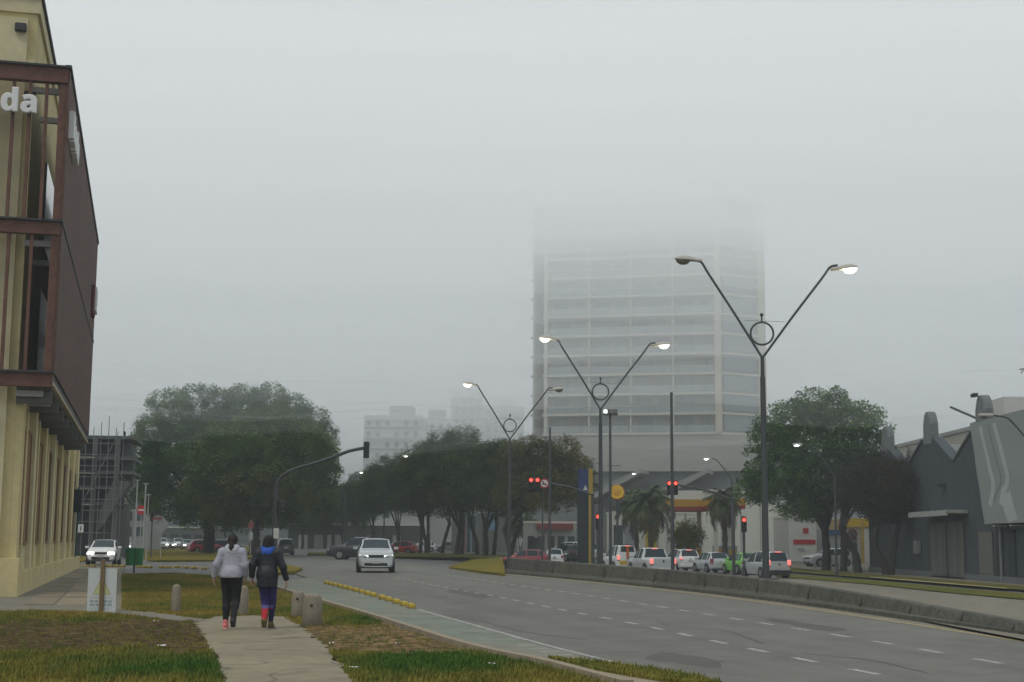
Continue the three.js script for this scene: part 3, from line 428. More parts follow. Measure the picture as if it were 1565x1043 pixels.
{ // white flagpoles, road signs at the side street
  for (const [px, top, bot, r] of [[206, 735, 858, 0.055], [219, 740, 862, 0.06], [224, 757, 857, 0.04]]) { const p = at(px - 2, bot + 0, 0.05), d = Math.min(-p.z, 100), x = xAt(px, d), h = hAt(px, top, d); const o = thing('flagpole', 'slim white flagpole beside the green litter bins', 'flagpole', [x, 0, -d], 0, 'white flagpoles at the side street'); part(o, 'shaft', cyl(r, r * 0.8, h, 10), mPoleLight); part(o, 'truck', merge([box(0.3, 0.06, 0.12, 0, h + 0.02, 0)]), mPoleLight); part(o, 'foot_plate', cyl(0.16, 0.16, 0.06, 12), mPoleLight); }
  const d = 105; const s1 = thing('no_entry_sign', 'small red no entry sign on a post by the flagpoles', 'sign', [xAt(214, d), 0, -d]); part(s1, 'post', cyl(0.04, 0.04, hAt(214, 772, d), 8), mPoleLight); part(s1, 'sign_disc', new THREE.CylinderGeometry(0.34, 0.34, 0.03, 24).rotateX(Math.PI / 2), mRedPaint, [0, hAt(214, 780, d), 0.06]); part(s1, 'white_bar', box(0.46, 0.11, 0.012, 0, hAt(214, 780, d), 0.083), mWhite);
  const s2 = thing('diamond_sign', 'grey diamond road sign seen from behind on the island', 'sign', [xAt(246, 112), 0, -112]); part(s2, 'post', cyl(0.04, 0.04, hAt(246, 792, 112), 8), mPoleLight); part(s2, 'sign_plate', box(0.95, 0.95, 0.02).rotateZ(Math.PI / 4), M(0.3, 0.31, 0.31, 0.5), [0, hAt(246, 803, 112), 0.06]);
  const s3 = thing('street_signal', 'dark signal with red lamp on a post near the diamond sign', 'traffic signal', [xAt(231, 112), 0, -112]); part(s3, 'post', cyl(0.06, 0.06, hAt(231, 776, 112), 8), mPole); signalHead(s3, 0, hAt(231, 790, 112), 0.12, -1, false, 0.7); part(s3, 'direction_board', box(0.8, 0.16, 0.03, 0.4, hAt(231, 793, 112), 0.22), M(0.25, 0.04, 0.04));
  const s4 = thing('street_sign', 'dark upright board on a thin post by the corner of the beige building', 'sign', [xAt(116, 70), 0, -70]); part(s4, 'post', cyl(0.045, 0.045, hAt(116, 745, 70), 8), M(0.02, 0.07, 0.09)); part(s4, 'board', rbox(0.34, 1.1, 0.05, 0.01, 0, hAt(116, 766, 70), 0.06), M(0.015, 0.02, 0.025)); 
  const s5 = thing('small_sign', 'small white rectangular sign on a post before the scaffolded building', 'sign', [xAt(122.5, 95), 0, -95]); part(s5, 'post', cyl(0.035, 0.035, hAt(122, 802, 95), 8), mPole); part(s5, 'sign_plate', box(0.36, 0.52, 0.02, 0, hAt(122, 808, 95), 0.05), mWhite); part(s5, 'mark', box(0.07, 0.3, 0.01, 0, hAt(122, 808, 95), 0.066), mDark);
  const d6 = 84, x6 = xAt(383, 130); const s6 = thing('banner_post', 'post with red and white boards under the large tree', 'sign', [x6, 0, -130]); part(s6, 'post', cyl(0.05, 0.05, hAt(383, 795, 130), 8), mPoleLight); part(s6, 'red_board', box(0.45, 0.6, 0.04, 0, hAt(383, 803, 130), 0.06), M(0.3, 0.08, 0.09)); part(s6, 'white_board', box(0.35, 0.7, 0.04, 0, hAt(383, 820, 130), 0.06), M(0.5, 0.5, 0.48));
  const d7 = 118, x7 = xAt(1303, d7), y7 = hAt(1303, 818, d7), b7 = level(x7, -d7); const s7 = thing('no_parking_sign', 'round no parking sign with a letter E between the tree trunks', 'sign', [x7, 0, -d7]); part(s7, 'post', cyl(0.045, 0.045, y7 + 0.5 - b7, 8, 0, b7, 0), mPole);
  roundSign(s7, 0, y7 + 0.05, 0.07, 0.4, (c) => { c.fillStyle = '#141414'; c.font = 'bold 74px sans-serif'; c.textAlign = 'center'; c.textBaseline = 'middle'; c.fillText('E', 64, 68); c.strokeStyle = '#b01a20'; c.lineWidth = 10; c.beginPath(); c.moveTo(32, 32); c.lineTo(96, 96); c.stroke(); }); part(s7, 'text_plate', box(0.75, 0.22, 0.02, 0, y7 - 0.55, 0.06), mWhite);
  // speckles of litter on the lawn
  for (const [x, y, s] of [[238, 952, 0.06], [247, 990, 0.09], [507, 986, 0.06], [607, 987, 0.04], [540, 1024, 0.07], [752, 1018, 0.06]]) { const p = at(x, y, LV + 0.015), g = new THREE.PlaneGeometry(s * 1.5, s, 4, 3).rotateX(-Math.PI / 2), q = g.attributes.position; for (let i = 0; i < q.count; i++) q.setY(i, 0.02 + 0.02 * R()); g.computeVertexNormals(); solo('litter', g, new THREE.MeshStandardMaterial({ color: C(0.66, 0.66, 0.64), side: THREE.DoubleSide }), 'crumpled scrap of white paper lying on the lawn', 'litter', [p.x, p.y, p.z], 'paper scraps on the lawn'); }
}
// ---------------------------------------------------------------- beige showroom with a rust-brown steel screen
const stain = (r, g, b, seed, amt = 0.16, sc = [1 / 5, 1 / 5]) => tex(512, (u, v) => { const k = clamp(0.86 + amt * tnoise(u, v, 5, seed) + amt * 0.7 * tnoise(u, v, 18, seed + 1) + amt * 0.5 * tnoise(u, v, 80, seed + 2)); return [r * k, g * k, b * k]; }, sc, true);
// uv in metres for boxes: every face from its own two longest axes
function uvm(g) { const p = g.attributes.position, n = g.attributes.normal, uv = new Float32Array(p.count * 2); for (let i = 0; i < p.count; i++) { const ax = Math.abs(n.getX(i)), ay = Math.abs(n.getY(i)), az = Math.abs(n.getZ(i)); const [a, b] = ax >= ay && ax >= az ? [p.getZ(i), p.getY(i)] : ay >= az ? [p.getX(i), p.getZ(i)] : [p.getX(i), p.getY(i)]; uv[i * 2] = a; uv[i * 2 + 1] = b; } g.setAttribute('uv', new THREE.BufferAttribute(uv, 2)); return g; }
const mCream = new THREE.MeshPhysicalMaterial({ map: stain(0.72, 0.615, 0.33, 60, 0.09), roughness: 0.95, specularIntensity: 0.2 });
const mCreamLight = new THREE.MeshPhysicalMaterial({ map: stain(0.75, 0.67, 0.42, 64, 0.08), roughness: 0.95, specularIntensity: 0.2 });
const ribs = tex([512, 64], (u, v) => { const k = 0.5 + 0.5 * Math.sin(u * Math.PI * 2 * 16); return [k, k, k]; }, [1 / 1.3, 1]);
const rustT = [0, 1, 2].map(i => stain(0.125 + 0.008 * i, 0.066, 0.044, 70 + i * 5, 0.34, [1 / 3, 1 / 3]));
const mRust = rustT.map(t => new THREE.MeshStandardMaterial({ map: t, roughness: 0.7, metalness: 0.15, bumpMap: ribs, bumpScale: 0.02 }));
const mBeam = new THREE.MeshStandardMaterial({ map: stain(0.165, 0.07, 0.044, 90, 0.3, [1 / 2, 1 / 2]), roughness: 0.6, metalness: 0.1 });
const mGlass = new THREE.MeshPhysicalMaterial({ color: C(0.05, 0.065, 0.07), roughness: 0.12, specularIntensity: 1, clearcoat: 0.6, clearcoatRoughness: 0.05 });
const mWood = new THREE.MeshStandardMaterial({ map: stain(0.30, 0.17, 0.08, 95, 0.3, [1 / 1, 1 / 4]), roughness: 0.8 });
{
  const d1 = 37.5, c1 = atD(93, 330, d1), c2 = atD(141, 520, 61), u = V(c2.x - c1.x, 0, c2.z - c1.z), Lr = u.length(); u.normalize();
  const o = thing('showroom', 'beige showroom building with a rust-brown steel screen and beams', 'building', [c1.x, 0.06, c1.z], Math.atan2(-u.z, u.x));
  const Yb = hAt(80, 574, d1), Yt = hAt(98, 108, d1), Ym = hAt(88, 343, d1), Yp = hAt(62, 8, 38.6), W0 = -0.95, X0 = 0.9, LEN = 37, DEP = 16;
  const P = (n, w, h, d, x, y, z, m) => part(o, n, uvm(box(w, h, d, x, y, z)), m);
  // walls
  P('wall', LEN - X0, Yp - 0.5, DEP, (LEN + X0) / 2, (Yp - 0.5) / 2, W0 - DEP / 2, mCream);
  P('parapet', LEN - X0 + 0.16, 0.42, DEP + 0.16, (LEN + X0) / 2, Yp - 0.5 + 0.21, W0 - DEP / 2, mCreamLight);
  P('coping', LEN - X0 + 0.3, 0.1, DEP + 0.3, (LEN + X0) / 2, Yp - 0.03, W0 - DEP / 2, mDark);
  P('plinth', LEN - X0 + 0.7, 0.62, DEP + 0.35, (LEN + X0) / 2 - 0.25, 0.31, W0 - DEP / 2 + 0.17, mCream);
  P('corner_block', 1.3, 0.98, 0.9, X0 - 0.3, 0.49, W0 - 0.1, mCream);
  const bay = 4.7;
  for (let i = 0; i < 8; i++) { const x = X0 + 0.42 + i * bay; P('pilaster', 0.8, Yb - 0.62, 0.2, x, (Yb + 0.62) / 2, W0 + 0.1, i % 2 ? mCreamLight : mCream); P('pilaster', 0.5, Yb - 0.62, 0.12, x + bay / 2, (Yb + 0.62) / 2, W0 + 0.06, mCream); }
  for (let i = 0; i < 7; i++) {
    const x = X0 + 0.42 + i * bay + bay / 4 + 0.1; for (const k of [0, 1]) {
      const xx = x + k * bay / 2 - 0.02, w = 1.15, f = part(o, 'window', uvm(box(w, 3.1, 0.08, xx, 2.95, W0 + 0.03)), (i < 2) ? mWood : mGlass);
      part(f, 'frame', merge([box(0.09, 3.28, 0.12, xx - w / 2 - 0.04, 2.95, W0 + 0.05), box(0.09, 3.28, 0.12, xx + w / 2 + 0.04, 2.95, W0 + 0.05), box(w, 0.09, 0.12, xx, 4.55, W0 + 0.05), box(w, 0.09, 0.14, xx, 1.36, W0 + 0.06)]), mWood);
      part(f, 'wall_panel', uvm(box(w + 0.2, 0.7, 0.07, xx, 0.98, W0 + 0.035)), mCreamLight);
    }
  }
  for (let i = 0; i < 5; i++) { const z = W0 - 0.6 - i * 2.2; P('pilaster', 0.18, Yp - 1.3, 0.75, X0 - 0.09, (Yp - 1.3) / 2 + 0.6, z, mCreamLight); }
  P('string_course', 0.14, 0.3, DEP, X0 - 0.07, Yt + 0.25, W0 - DEP / 2, mCreamLight);
  P('upper_window', 8, 2.6, 0.06, X0 + 9.5, Ym + 1.9, W0 + 0.03, mGlass); P('upper_window', 8, 2.6, 0.06, X0 + 9.5, Yb + 2.0, W0 + 0.03, mGlass);
  P('upper_window', 0.06, 2.6, 1.2, X0 - 0.03, Ym + 1.9, W0 - 1.65, mGlass);
  // steel frame of the screen
  const front = 12;
  for (const [y, h] of [[Yb, 0.36], [Ym, 0.34], [Yt, 0.4]]) { const hh = y === Yt ? -h : -h; P('beam', 0.26, h, front, 0.13, y - h / 2, -front / 2, mBeam); P('beam', Lr, h * 0.8, 0.2, Lr / 2 + 0.26, y - h * 0.4 - 0.01, -0.12, mDark); P('beam_flange', 0.42, 0.05, front, 0.1, y + 0.02, -front / 2 + 0.04, mDark); }
  for (const y of [Yb, Ym, Yt]) for (let i = 0; i < 2; i++) P('bracket', 0.14, 0.16, 0.95 - 0.26, 0.6 + i * 2.9, y - 0.5, -0.6, mPoleLight);
  for (const [y0, y1, sp, off] of [[Ym, Yt - 0.4, 0.42, 0.0], [Yb, Ym - 0.34, 0.58, 0.02]]) for (let z = -0.12 - off; z > -5; z -= sp) P('slat', 0.13, y1 - y0, z > -0.2 ? 0.2 : 0.085, 0.15, (y0 + y1) / 2, z, mBeam);
  const np = 6, pw = Lr / np;
  for (const [y0, y1] of [[Ym + 0.02, Yt - 0.02], [Yb + 0.02, Ym - 0.04]]) for (let i = 0; i < np; i++) P('rust_panel', pw - 0.035, y1 - y0, 0.07, 0.02 + (i + 0.5) * pw, (y0 + y1) / 2, 0.0, mRust[(i * 2 + (y0 > Ym ? 1 : 0)) % 3]);
  P('edge_trim', Lr, 0.1, 0.16, Lr / 2, Yt + 0.05, 0.0, mDark); P('edge_trim', Lr + 0.05, 0.07, 0.03, Lr / 2, Ym - 0.01, 0.05, mDark);
  P('soffit', Lr - 0.3, 0.08, 0.85, Lr / 2 + 0.2, Yb - 0.36, -0.5, M(0.1, 0.1, 0.095)); for (let i = 0; i < 8; i++) P('soffit_joist', 0.22, 0.34, 0.9, 0.8 + i * 3, Yb - 0.57, -0.5, M(0.13, 0.13, 0.12));
  P('soffit_trim', Lr, 0.1, 0.1, Lr / 2, Yb - 0.28, -0.02, M(0.4, 0.34, 0.22)); 
  part(o, 'wall_light', merge([rbox(0.2, 0.22, 0.3, 0.03, X0 - 0.25, Yp - 1.0, W0 - 0.4)]), mDark); part(o, 'wall_light', rbox(0.2, 0.22, 0.3, 0.03, 0.5, Yt - 0.7, -1.0), mDark);
  // lettering
  const sg = thing('facade_lettering', 'white block letters fixed to the steel slats of the showroom', 'lettering', [c1.x, 0.06, c1.z], Math.atan2(-u.z, u.x)), mL = M(0.78, 0.78, 0.76, 0.5), word = ['H', 'o', 'n', 'd', 'a'];
  const letters = (root, size, depth, place) => { let w = 0; const gs = word.map(ch => { const g = new TextGeometry(ch, { font, size, depth, curveSegments: 5, bevelEnabled: true, bevelThickness: 0.015, bevelSize: size * 0.035, bevelSegments: 1 }); g.computeBoundingBox(); const b = g.boundingBox, a = b.max.x - b.min.x; g.translate(-b.min.x, 0, 0); const x = w; w += a + size * 0.1; return [g, x]; }); gs.forEach(([g, x], i) => place(part(root, 'letter', g, mL), x, w)); };
  const ye = hAt(30, 175, d1 - 0.3), zEnd = -(xAt(94, d1) - xAt(53, d1)) * 1.0;
  letters(sg, 0.6, 0.09, (m, x, w) => { m.rotation.y = -Math.PI / 2; m.position.set(-0.04, ye, zEnd - w + x); });
  const s2 = thing('side_lettering', 'white block letters standing off the rust-brown screen wall', 'lettering', [c1.x, 0.06, c1.z], Math.atan2(-u.z, u.x));
  letters(s2, 0.72, 0.14, (m, x, w) => { m.position.set(0.55 + x * 1.0, Yt - 1.75, 0.04); });
  const em = thing('wall_emblem', 'small red and white emblem box near the far end of the rust screen', 'emblem', [c1.x, 0.06, c1.z], Math.atan2(-u.z, u.x));
  const ey = hAt(138, 465, 58), ex = Lr - 3.4; part(em, 'red_box', rbox(1.3, 1.2, 0.12, 0.04, ex, ey, 0.1), M(0.16, 0.035, 0.04)); part(em, 'white_mark', merge([rbox(1.2, 0.22, 0.08, 0.02, ex, ey - 0.35, 0.2), rbox(0.2, 0.75, 0.08, 0.02, ex - 0.4, ey + 0.15, 0.2), rbox(0.2, 0.75, 0.08, 0.02, ex + 0.4, ey + 0.15, 0.2)]), mL);
}
{ // concrete building under scaffolding
  const d = 122, X = (px) => xAt(px, d), Y = (py) => hAt(150, py, d), o = thing('scaffold_building', 'dark concrete frame building wrapped in scaffolding behind the showroom', 'building', [X(150), 0, -d], 0.16), k = d / F;
  const xx = (px) => (px - 150) * k, mC = new THREE.MeshStandardMaterial({ color: C(0.17, 0.17, 0.165), map: grain(2), roughness: 0.95 }), mDk = M(0.05, 0.052, 0.055, 0.9), mS = M(0.2, 0.2, 0.2, 0.5), mNet = M(0.12, 0.125, 0.13, 0.95);
  part(o, 'core', box(5.6, Y(668), 7, xx(120), Y(668) / 2, -5), mDk);
  [668, 700, 722, 745, 770].forEach((py, i) => part(o, 'slab', box(8.2 - (i > 2 ? 1 : 0), 0.28, 8, xx(122) - (i > 2 ? 0.5 : 0), Y(py), -4.4), mC));
  for (const px of [60, 108, 138, 172]) part(o, 'column', box(0.38, Y(668), 0.38, xx(px), Y(668) / 2, -0.5), mC);
  part(o, 'ramp', extrude([[xx(158), Y(800)], [xx(190), Y(742)], [xx(190), Y(735)], [xx(168), Y(735)], [xx(150), Y(780)], [xx(148), Y(812)]], 3).translate(0, 0, -3), mC);
  part(o, 'lower_wall', box(2.6, Y(776), 3, xx(165), Y(776) / 2, -2.5), M(0.12, 0.12, 0.118));
  part(o, 'balcony', merge([bar([xx(174), Y(722), 0.2], [xx(193), Y(745), -3], 0.1, 0.1), bar([xx(174), Y(738), 0.2], [xx(193), Y(768), -3], 0.12, 0.3), bar([xx(174), Y(722), 0.2], [xx(174), Y(740), 0.2], 0.08), bar([xx(184), Y(733), -1.4], [xx(184), Y(752), -1.4], 0.07), bar([xx(193), Y(745), -3], [xx(193), Y(768), -3], 0.08)]), mC);
  for (let i = 0; i < 8; i++) part(o, 'scaffold_standard', cyl(0.035, 0.035, Y(655) + 0.5 * (i % 3), 6, xx(104 + i * 11), 0, 0.55), mS);
  for (let j = 0; j < 9; j++) part(o, 'scaffold_ledger', rod([xx(102), Y(815 - j * 17), 0.56], [xx(176), Y(815 - j * 17), 0.56], 0.03, 0.03, 6), mS);
  for (let j = 0; j < 4; j++) part(o, 'scaffold_board', box(2.6, 0.08, 0.7, xx(116), Y(700 + j * 24), 0.2), M(0.36, 0.34, 0.28));
  for (let j = 0; j < 6; j++) part(o, 'scaffold_brace', rod([xx(112 + j * 10), Y(800 - j * 22), 0.58], [xx(124 + j * 10), Y(770 - j * 22), 0.58], 0.025, 0.025, 5), mS); part(o, 'spire', extrude([[xx(176), Y(672)], [xx(186), Y(672)], [xx(184), Y(690)], [xx(194), Y(672)], [xx(194), Y(745)], [xx(176), Y(745)]].slice(0, 2).concat([[xx(193), Y(690)], [xx(193), Y(740)], [xx(176), Y(740)], [xx(176), Y(655)]]), 2).translate(0, 0, -4), M(0.13, 0.135, 0.135));
}
// ---------------------------------------------------------------- balcony tower in the fog
{
  const L = -0.6, A = V(5.0, 0, -219), B = atD(1100, 700, 213), W = Math.hypot(B.x - A.x, B.z - A.z), o = thing('apartment_tower', 'pale apartment tower with balconies and cream corner columns vanishing into the fog', 'building', [A.x, L, A.z], Math.atan2(-(B.z - A.z), B.x - A.x));
  const mS = M(0.72, 0.69, 0.6, 0.7), mCol = M(0.7, 0.64, 0.5, 0.75), mG = new THREE.MeshStandardMaterial({ color: C(0.32, 0.36, 0.37), roughness: 0.25 }), mG2 = new THREE.MeshStandardMaterial({ color: C(0.42, 0.45, 0.45), roughness: 0.3 }), mW = M(0.5, 0.49, 0.45, 0.8), mRail = new THREE.MeshPhysicalMaterial({ color: C(0.6, 0.7, 0.7), roughness: 0.15, transparent: true, opacity: 0.32 }), mShut = M(0.42, 0.41, 0.37, 0.8);
  const fy = 3.0, y0 = hAt(1000, 664, 216) - L, n = 12, bays = 4, bw = (W - 0.9) / bays, H = y0 + n * fy;
  part(o, 'core', box(W - 0.6, H - y0 - 0.2, 20, W / 2, (H + y0) / 2, -12), mW);
  part(o, 'podium', box(W + 14, 5.4, 24, W / 2 + 3, y0 - 2.7 - 0.2, -12), M(0.5, 0.485, 0.43, 0.85)); part(o, 'podium_base', box(W + 12, y0 - 5.4, 22, W / 2 + 3, (y0 - 5.4) / 2, -12), M(0.33, 0.34, 0.335, 0.9));
  for (const s of [0, 1]) part(o, 'canopy_wing', extrude([[0, y0 - 9.5], [9, y0 - 5.6], [9, y0 - 6.2], [1, y0 - 10.5]], 8).translate(7 + s * 9.5, 0, 0), M(0.44, 0.44, 0.42, 0.9));
  const slab = new THREE.BoxGeometry(W + 0.5, 0.34, 2.2), pane = new THREE.BoxGeometry(bw * 0.36, 2.35, 0.08), paneS = new THREE.BoxGeometry(bw * 0.2, 2.35, 0.08), rail = new THREE.BoxGeometry(bw - 0.3, 1.0, 0.03), fin = new THREE.BoxGeometry(0.24, fy, 1.7), rside = new THREE.BoxGeometry(8.6, 0.34, 0.4), gside = new THREE.BoxGeometry(6.2, 2.3, 0.1), hr = new THREE.BoxGeometry(bw - 0.3, 0.06, 0.06), fur = new THREE.BoxGeometry(0.5, 0.9, 0.4);
  const ang = 0.72, sx = Math.cos(ang), sz = -Math.sin(ang); // the right-hand face turns away
  for (let k = 0; k < n; k++) {
    const y = y0 + k * fy; part(o, 'balcony_slab', slab, mS, [W / 2, y, -0.9]); part(o, 'side_slab', rside, mS, [W + sx * 4.3, y, sz * 4.3], [0, ang, 0]); part(o, 'side_window', gside, mG, [W + sx * 4.0, y + 1.6, sz * 4.0], [0, ang, 0]); part(o, 'side_slab', rside, mS, [-1.1, y, -4.4], [0, 1.35, 0]); part(o, 'side_window', gside, mG2, [-0.9, y + 1.6, -4.0], [0, 1.35, 0]);
    for (let b = 0; b < bays; b++) {
      const x = 0.45 + (b + 0.5) * bw, w = part(o, 'window', pane, (k * 3 + b) % 4 ? mG : mG2, [x - bw * 0.22 + 0.1 * ((k + b) % 3), y + 1.4, -1.92]); part(o, 'window', paneS, (k + b) % 3 ? mG2 : mG, [x + bw * 0.22, y + 1.4, -1.92]);
      const r = part(o, 'railing', rail, mRail, [x, y + 0.68, 0.12]); part(r, 'handrail', hr, mS, [0, 0.52, 0]); if (b) part(o, 'balcony_fin', fin, mS, [0.45 + b * bw, y + fy / 2, -1.0]); if ((k * 5 + b * 3) % 4 === 0) part(o, 'shutter', pane, mShut, [x + bw * 0.05, y + 1.4, -1.86]); if ((k + b) % 2) part(o, 'balcony_furniture', fur, M(0.2, 0.2, 0.19), [x + (R() - 0.5) * bw * 0.6, y + 0.62, -0.6]);
    }
  }
  part(o, 'corner_column', box(0.95, H - y0, 2.2, W - 0.05, (H + y0) / 2, -0.75), mCol); part(o, 'corner_column', box(1.1, H - y0, 1.1, W + sx * 8.2, (H + y0) / 2, sz * 8.2), mCol); part(o, 'corner_column', box(0.5, H - y0, 1.9, 0.2, (H + y0) / 2, -0.8), mS);
  part(o, 'side_wall', box(8.4, H - y0, 0.3).rotateY(ang).translate(W + sx * 4.2 - 0.2, (H + y0) / 2, sz * 4.2 - 0.25), mW); part(o, 'side_wall', box(8.4, H - y0, 0.3).rotateY(1.35).translate(-0.8, (H + y0) / 2, -4.3), mW);
}
{ // pale blocks far down the avenue
  const blocks = [[552, 640, 636, 400], [625, 690, 640, 420], [690, 735, 590, 450], [738, 800, 620, 470]];
  blocks.forEach(([a, b, top, d], i) => {
    const x = xAt((a + b) / 2, d), w = (b - a) * d / F, h = hAt(700, top, d), o = thing('far_block', ['pale stepped apartment block low in the fog above the trees', 'pale apartment block with dark windows between two foggy blocks', 'tall pale block nearly lost in the fog', 'faint grey block beside the balcony tower'][i], 'building', [x, 0, -d], 0.1 * (i - 1));
    part(o, 'wall', box(w, h, 14, 0, h / 2, -7), M(0.7, 0.7, 0.67, 0.9)); part(o, 'roof_room', box(w * 0.4, 3, 6, w * 0.1, h + 1.5, -7), M(0.5, 0.5, 0.47));
    const n = Math.max(3, Math.round(w / 2.6)), g = new THREE.BoxGeometry(1.2, 1.4, 0.1), mg = M(0.2, 0.22, 0.23, 0.4);
    for (let y = h - 2.2; y > 8; y -= 3) { part(o, 'balcony_slab', box(w + 0.3, 0.2, 0.9, 0, y - 1, 0.2), M(0.6, 0.6, 0.57)); for (let j = 0; j < n; j++) if ((j * 7 + Math.round(y)) % 5) part(o, 'window', g, mg, [(j + 0.5) / n * w - w / 2, y, 0.02]); }
  });
}
// ---------------------------------------------------------------- grey warehouse with pointed gables and a hanging banner
{
  const L = -0.62, XW = 27.8, o = thing('warehouse', 'dark grey warehouse front with pointed gables and round-topped finials', 'building', [XW, L, 0]);
  const T = stain(0.052, 0.068, 0.08, 110, 0.2, [1 / 6, 1 / 6]), m = new THREE.MeshStandardMaterial({ map: T, roughness: 0.85 }), mFin = new THREE.MeshStandardMaterial({ map: stain(0.2, 0.215, 0.22, 114, 0.2, [1 / 3, 1 / 3]), roughness: 0.9 }), mCap = M(0.075, 0.09, 0.1, 0.9);
  const H = (px, py, d) => hAt(px, py, d) - L, peaks = [[107, H(1368, 690, 107)], [96, H(1428, 672, 96)], [85, H(1497, 652, 85)], [74, H(1497, 652, 85)], [63, H(1497, 652, 85)]], vy = H(1454, 706, 90.5);
  const eave = [112.5, 101.5, 90.5, 79.5, 68.5, 57.5];
  peaks.forEach(([d, py], i) => { // one wall field under each gable, facing the road
    const pts = [[-eave[i], 0], [-eave[i + 1], 0], [-eave[i + 1], vy], [-d + 1.3, py], [-d - 1.3, py], [-eave[i], vy]].map(p => [-p[0], p[1]]);
    const g = extrude(pts, 0.5).rotateY(Math.PI / 2); // z-> x
    g.translate(0, 0, 0); part(o, 'gable_wall', uvm(g), m).position.set(0, 0, 0);
    const f0 = py, tw = 0.85; const fg = extrude([[-tw, 0], [tw, 0], [tw, 1.3], [tw * 0.6, 1.9], [tw * 0.25, 2.1], [-tw * 0.25, 2.1], [-tw * 0.6, 1.9], [-tw, 1.3]], 0.45, 0.04).rotateY(Math.PI / 2).translate(0.0, f0 - 0.3, -d); part(o, 'finial', uvm(fg), mFin);
    for (const s of [-1, 1]) part(o, 'gable_coping', bar([0.25, py + 0.02, -d + s * 1.32], [0.25, vy + 0.05, -(s > 0 ? eave[i + 1] : eave[i])], 0.7, 0.14), mCap);
    const rg = extrude([[-(eave[i] - d), 0], [eave[i] - d, 0], [0, py - vy]], 22).rotateY(Math.PI / 2).translate(0.6, vy - 0.3, -d); part(o, 'roof', rg, M(0.24, 0.25, 0.25, 0.8));
    part(o, 'hall_wall', box(22, vy, 10.9, 11.7, vy / 2, -(eave[i] + eave[i + 1]) / 2), M(0.16, 0.17, 0.18));
  });
  // gate, doors, canopy
  const zg = -92.2; const gate = part(o, 'gate', box(0.12, 3.7, 7.0, -0.05, 1.95, zg), M(0.05, 0.055, 0.06));
  const mPl = [0.9, 1.05, 0.8].map(k => new THREE.MeshStandardMaterial({ color: C(0.15 * k, 0.15 * k, 0.14 * k), map: grain(3), roughness: 0.85 }));
  for (let i = 0; i < 14; i++) if (i !== 7) part(gate, 'gate_plank', box(0.06, 3.4, 0.44, -0.14, 1.9, zg - 3.25 + i * 0.5), mPl[i % 3]);
  part(o, 'canopy', merge([box(1.3, 0.1, 8.4, -0.65, 4.15, zg), box(0.1, 0.3, 8.4, -1.3, 4.1, zg)]), new THREE.MeshStandardMaterial({ color: C(0.4, 0.41, 0.4), map: grain(4), roughness: 0.7 }));
  for (let i = 0; i < 12; i++) part(o, 'canopy_sheet', box(1.34, 0.05, 0.5, -0.67, 4.24 + 0.03 * (i % 2), zg - 3.85 + i * 0.7), M(0.42, 0.43, 0.42, 0.6));
  part(o, 'wall_lamp', rbox(0.5, 0.25, 0.7, 0.04, -0.3, 6.0, -92.6), mDark); part(o, 'door', box(0.1, 3.0, 1.1, -0.04, 1.5, -80.4), M(0.02, 0.03, 0.045)); part(o, 'door', box(0.1, 3.2, 0.7, -0.04, 1.6, -82.6), M(0.015, 0.018, 0.02)); part(o, 'drain_pipe', cyl(0.09, 0.09, 5, 10, -0.12, 0, -82), M(0.2, 0.21, 0.22)); part(o, 'shutter', box(0.08, 2.7, 2.4, -0.04, 1.6, -84.8), mPl[1]); part(o, 'wall_plinth', box(0.1, 0.45, 55, -0.06, 0.22, -85), M(0.13, 0.14, 0.145)); part(o, 'wall_box', rbox(0.35, 0.9, 0.7, 0.03, -0.2, 2.0, -98.6), M(0.2, 0.2, 0.2));
  for (const z of [-78.5, -81.2]) part(o, 'door_lamp', box(0.7, 0.06, 0.3, -0.4, 3.25, z), M(0.5, 0.5, 0.48));
  // things on its roof
  const an = thing('antenna_mast', 'thin antenna mast with a small arm on the warehouse roof', 'antenna', [XW + 2.6, L, -84]); part(an, 'mast', cyl(0.045, 0.03, H(1524, 560, 84) - 5, 8, 0, 5, 0), mPole); part(an, 'antenna_arm', merge([bar([0, H(1524, 562, 84), 0], [-0.55, H(1524, 565, 84), 0], 0.06), bar([-0.3, H(1524, 562, 84) - 0.1, 0], [-0.45, H(1524, 562, 84) - 0.35, 0], 0.04)]), mPole);
  const a2 = thing('thin_mast', 'very thin mast with a stay wire behind the banner', 'antenna', [XW + 3.2, L, -82]); part(a2, 'mast', cyl(0.025, 0.02, H(1538, 572, 82) - 5, 6, 0, 5, 0), mPole); part(a2, 'stay_wire', rod([0, H(1538, 590, 82), 0], [5, H(1538, 590, 82), 0.4], 0.012), mPole);
  const ch = thing('roof_flue', 'short dark flue pipe between two gables', 'flue', [XW + 3, L, -92]); part(ch, 'pipe', cyl(0.12, 0.12, 3.4, 10, 0, H(1466, 680, 92) - 2.6, 0), mPole); part(ch, 'cowl', cyl(0.16, 0.16, 0.15, 10, 0, H(1466, 680, 92) + 0.8, 0), mPole);
  const sp = thing('roof_spar', 'slanting dark spar and bird-like lamp beside the tall finial', 'spar', [XW, L, -86]); part(sp, 'spar', bar(V(0.3, H(1482, 642, 86), 0), V(-0.1, H(1460, 617, 88), -4.4), 0.12), mPole); part(sp, 'spotlight', merge([rbox(0.3, 0.22, 0.6, 0.04, -0.2, H(1489, 606, 86), 0.6), bar([-0.2, H(1489, 606, 86), 0.6], [0.2, H(1497, 612, 86), 1.0], 0.05)]), mDark);
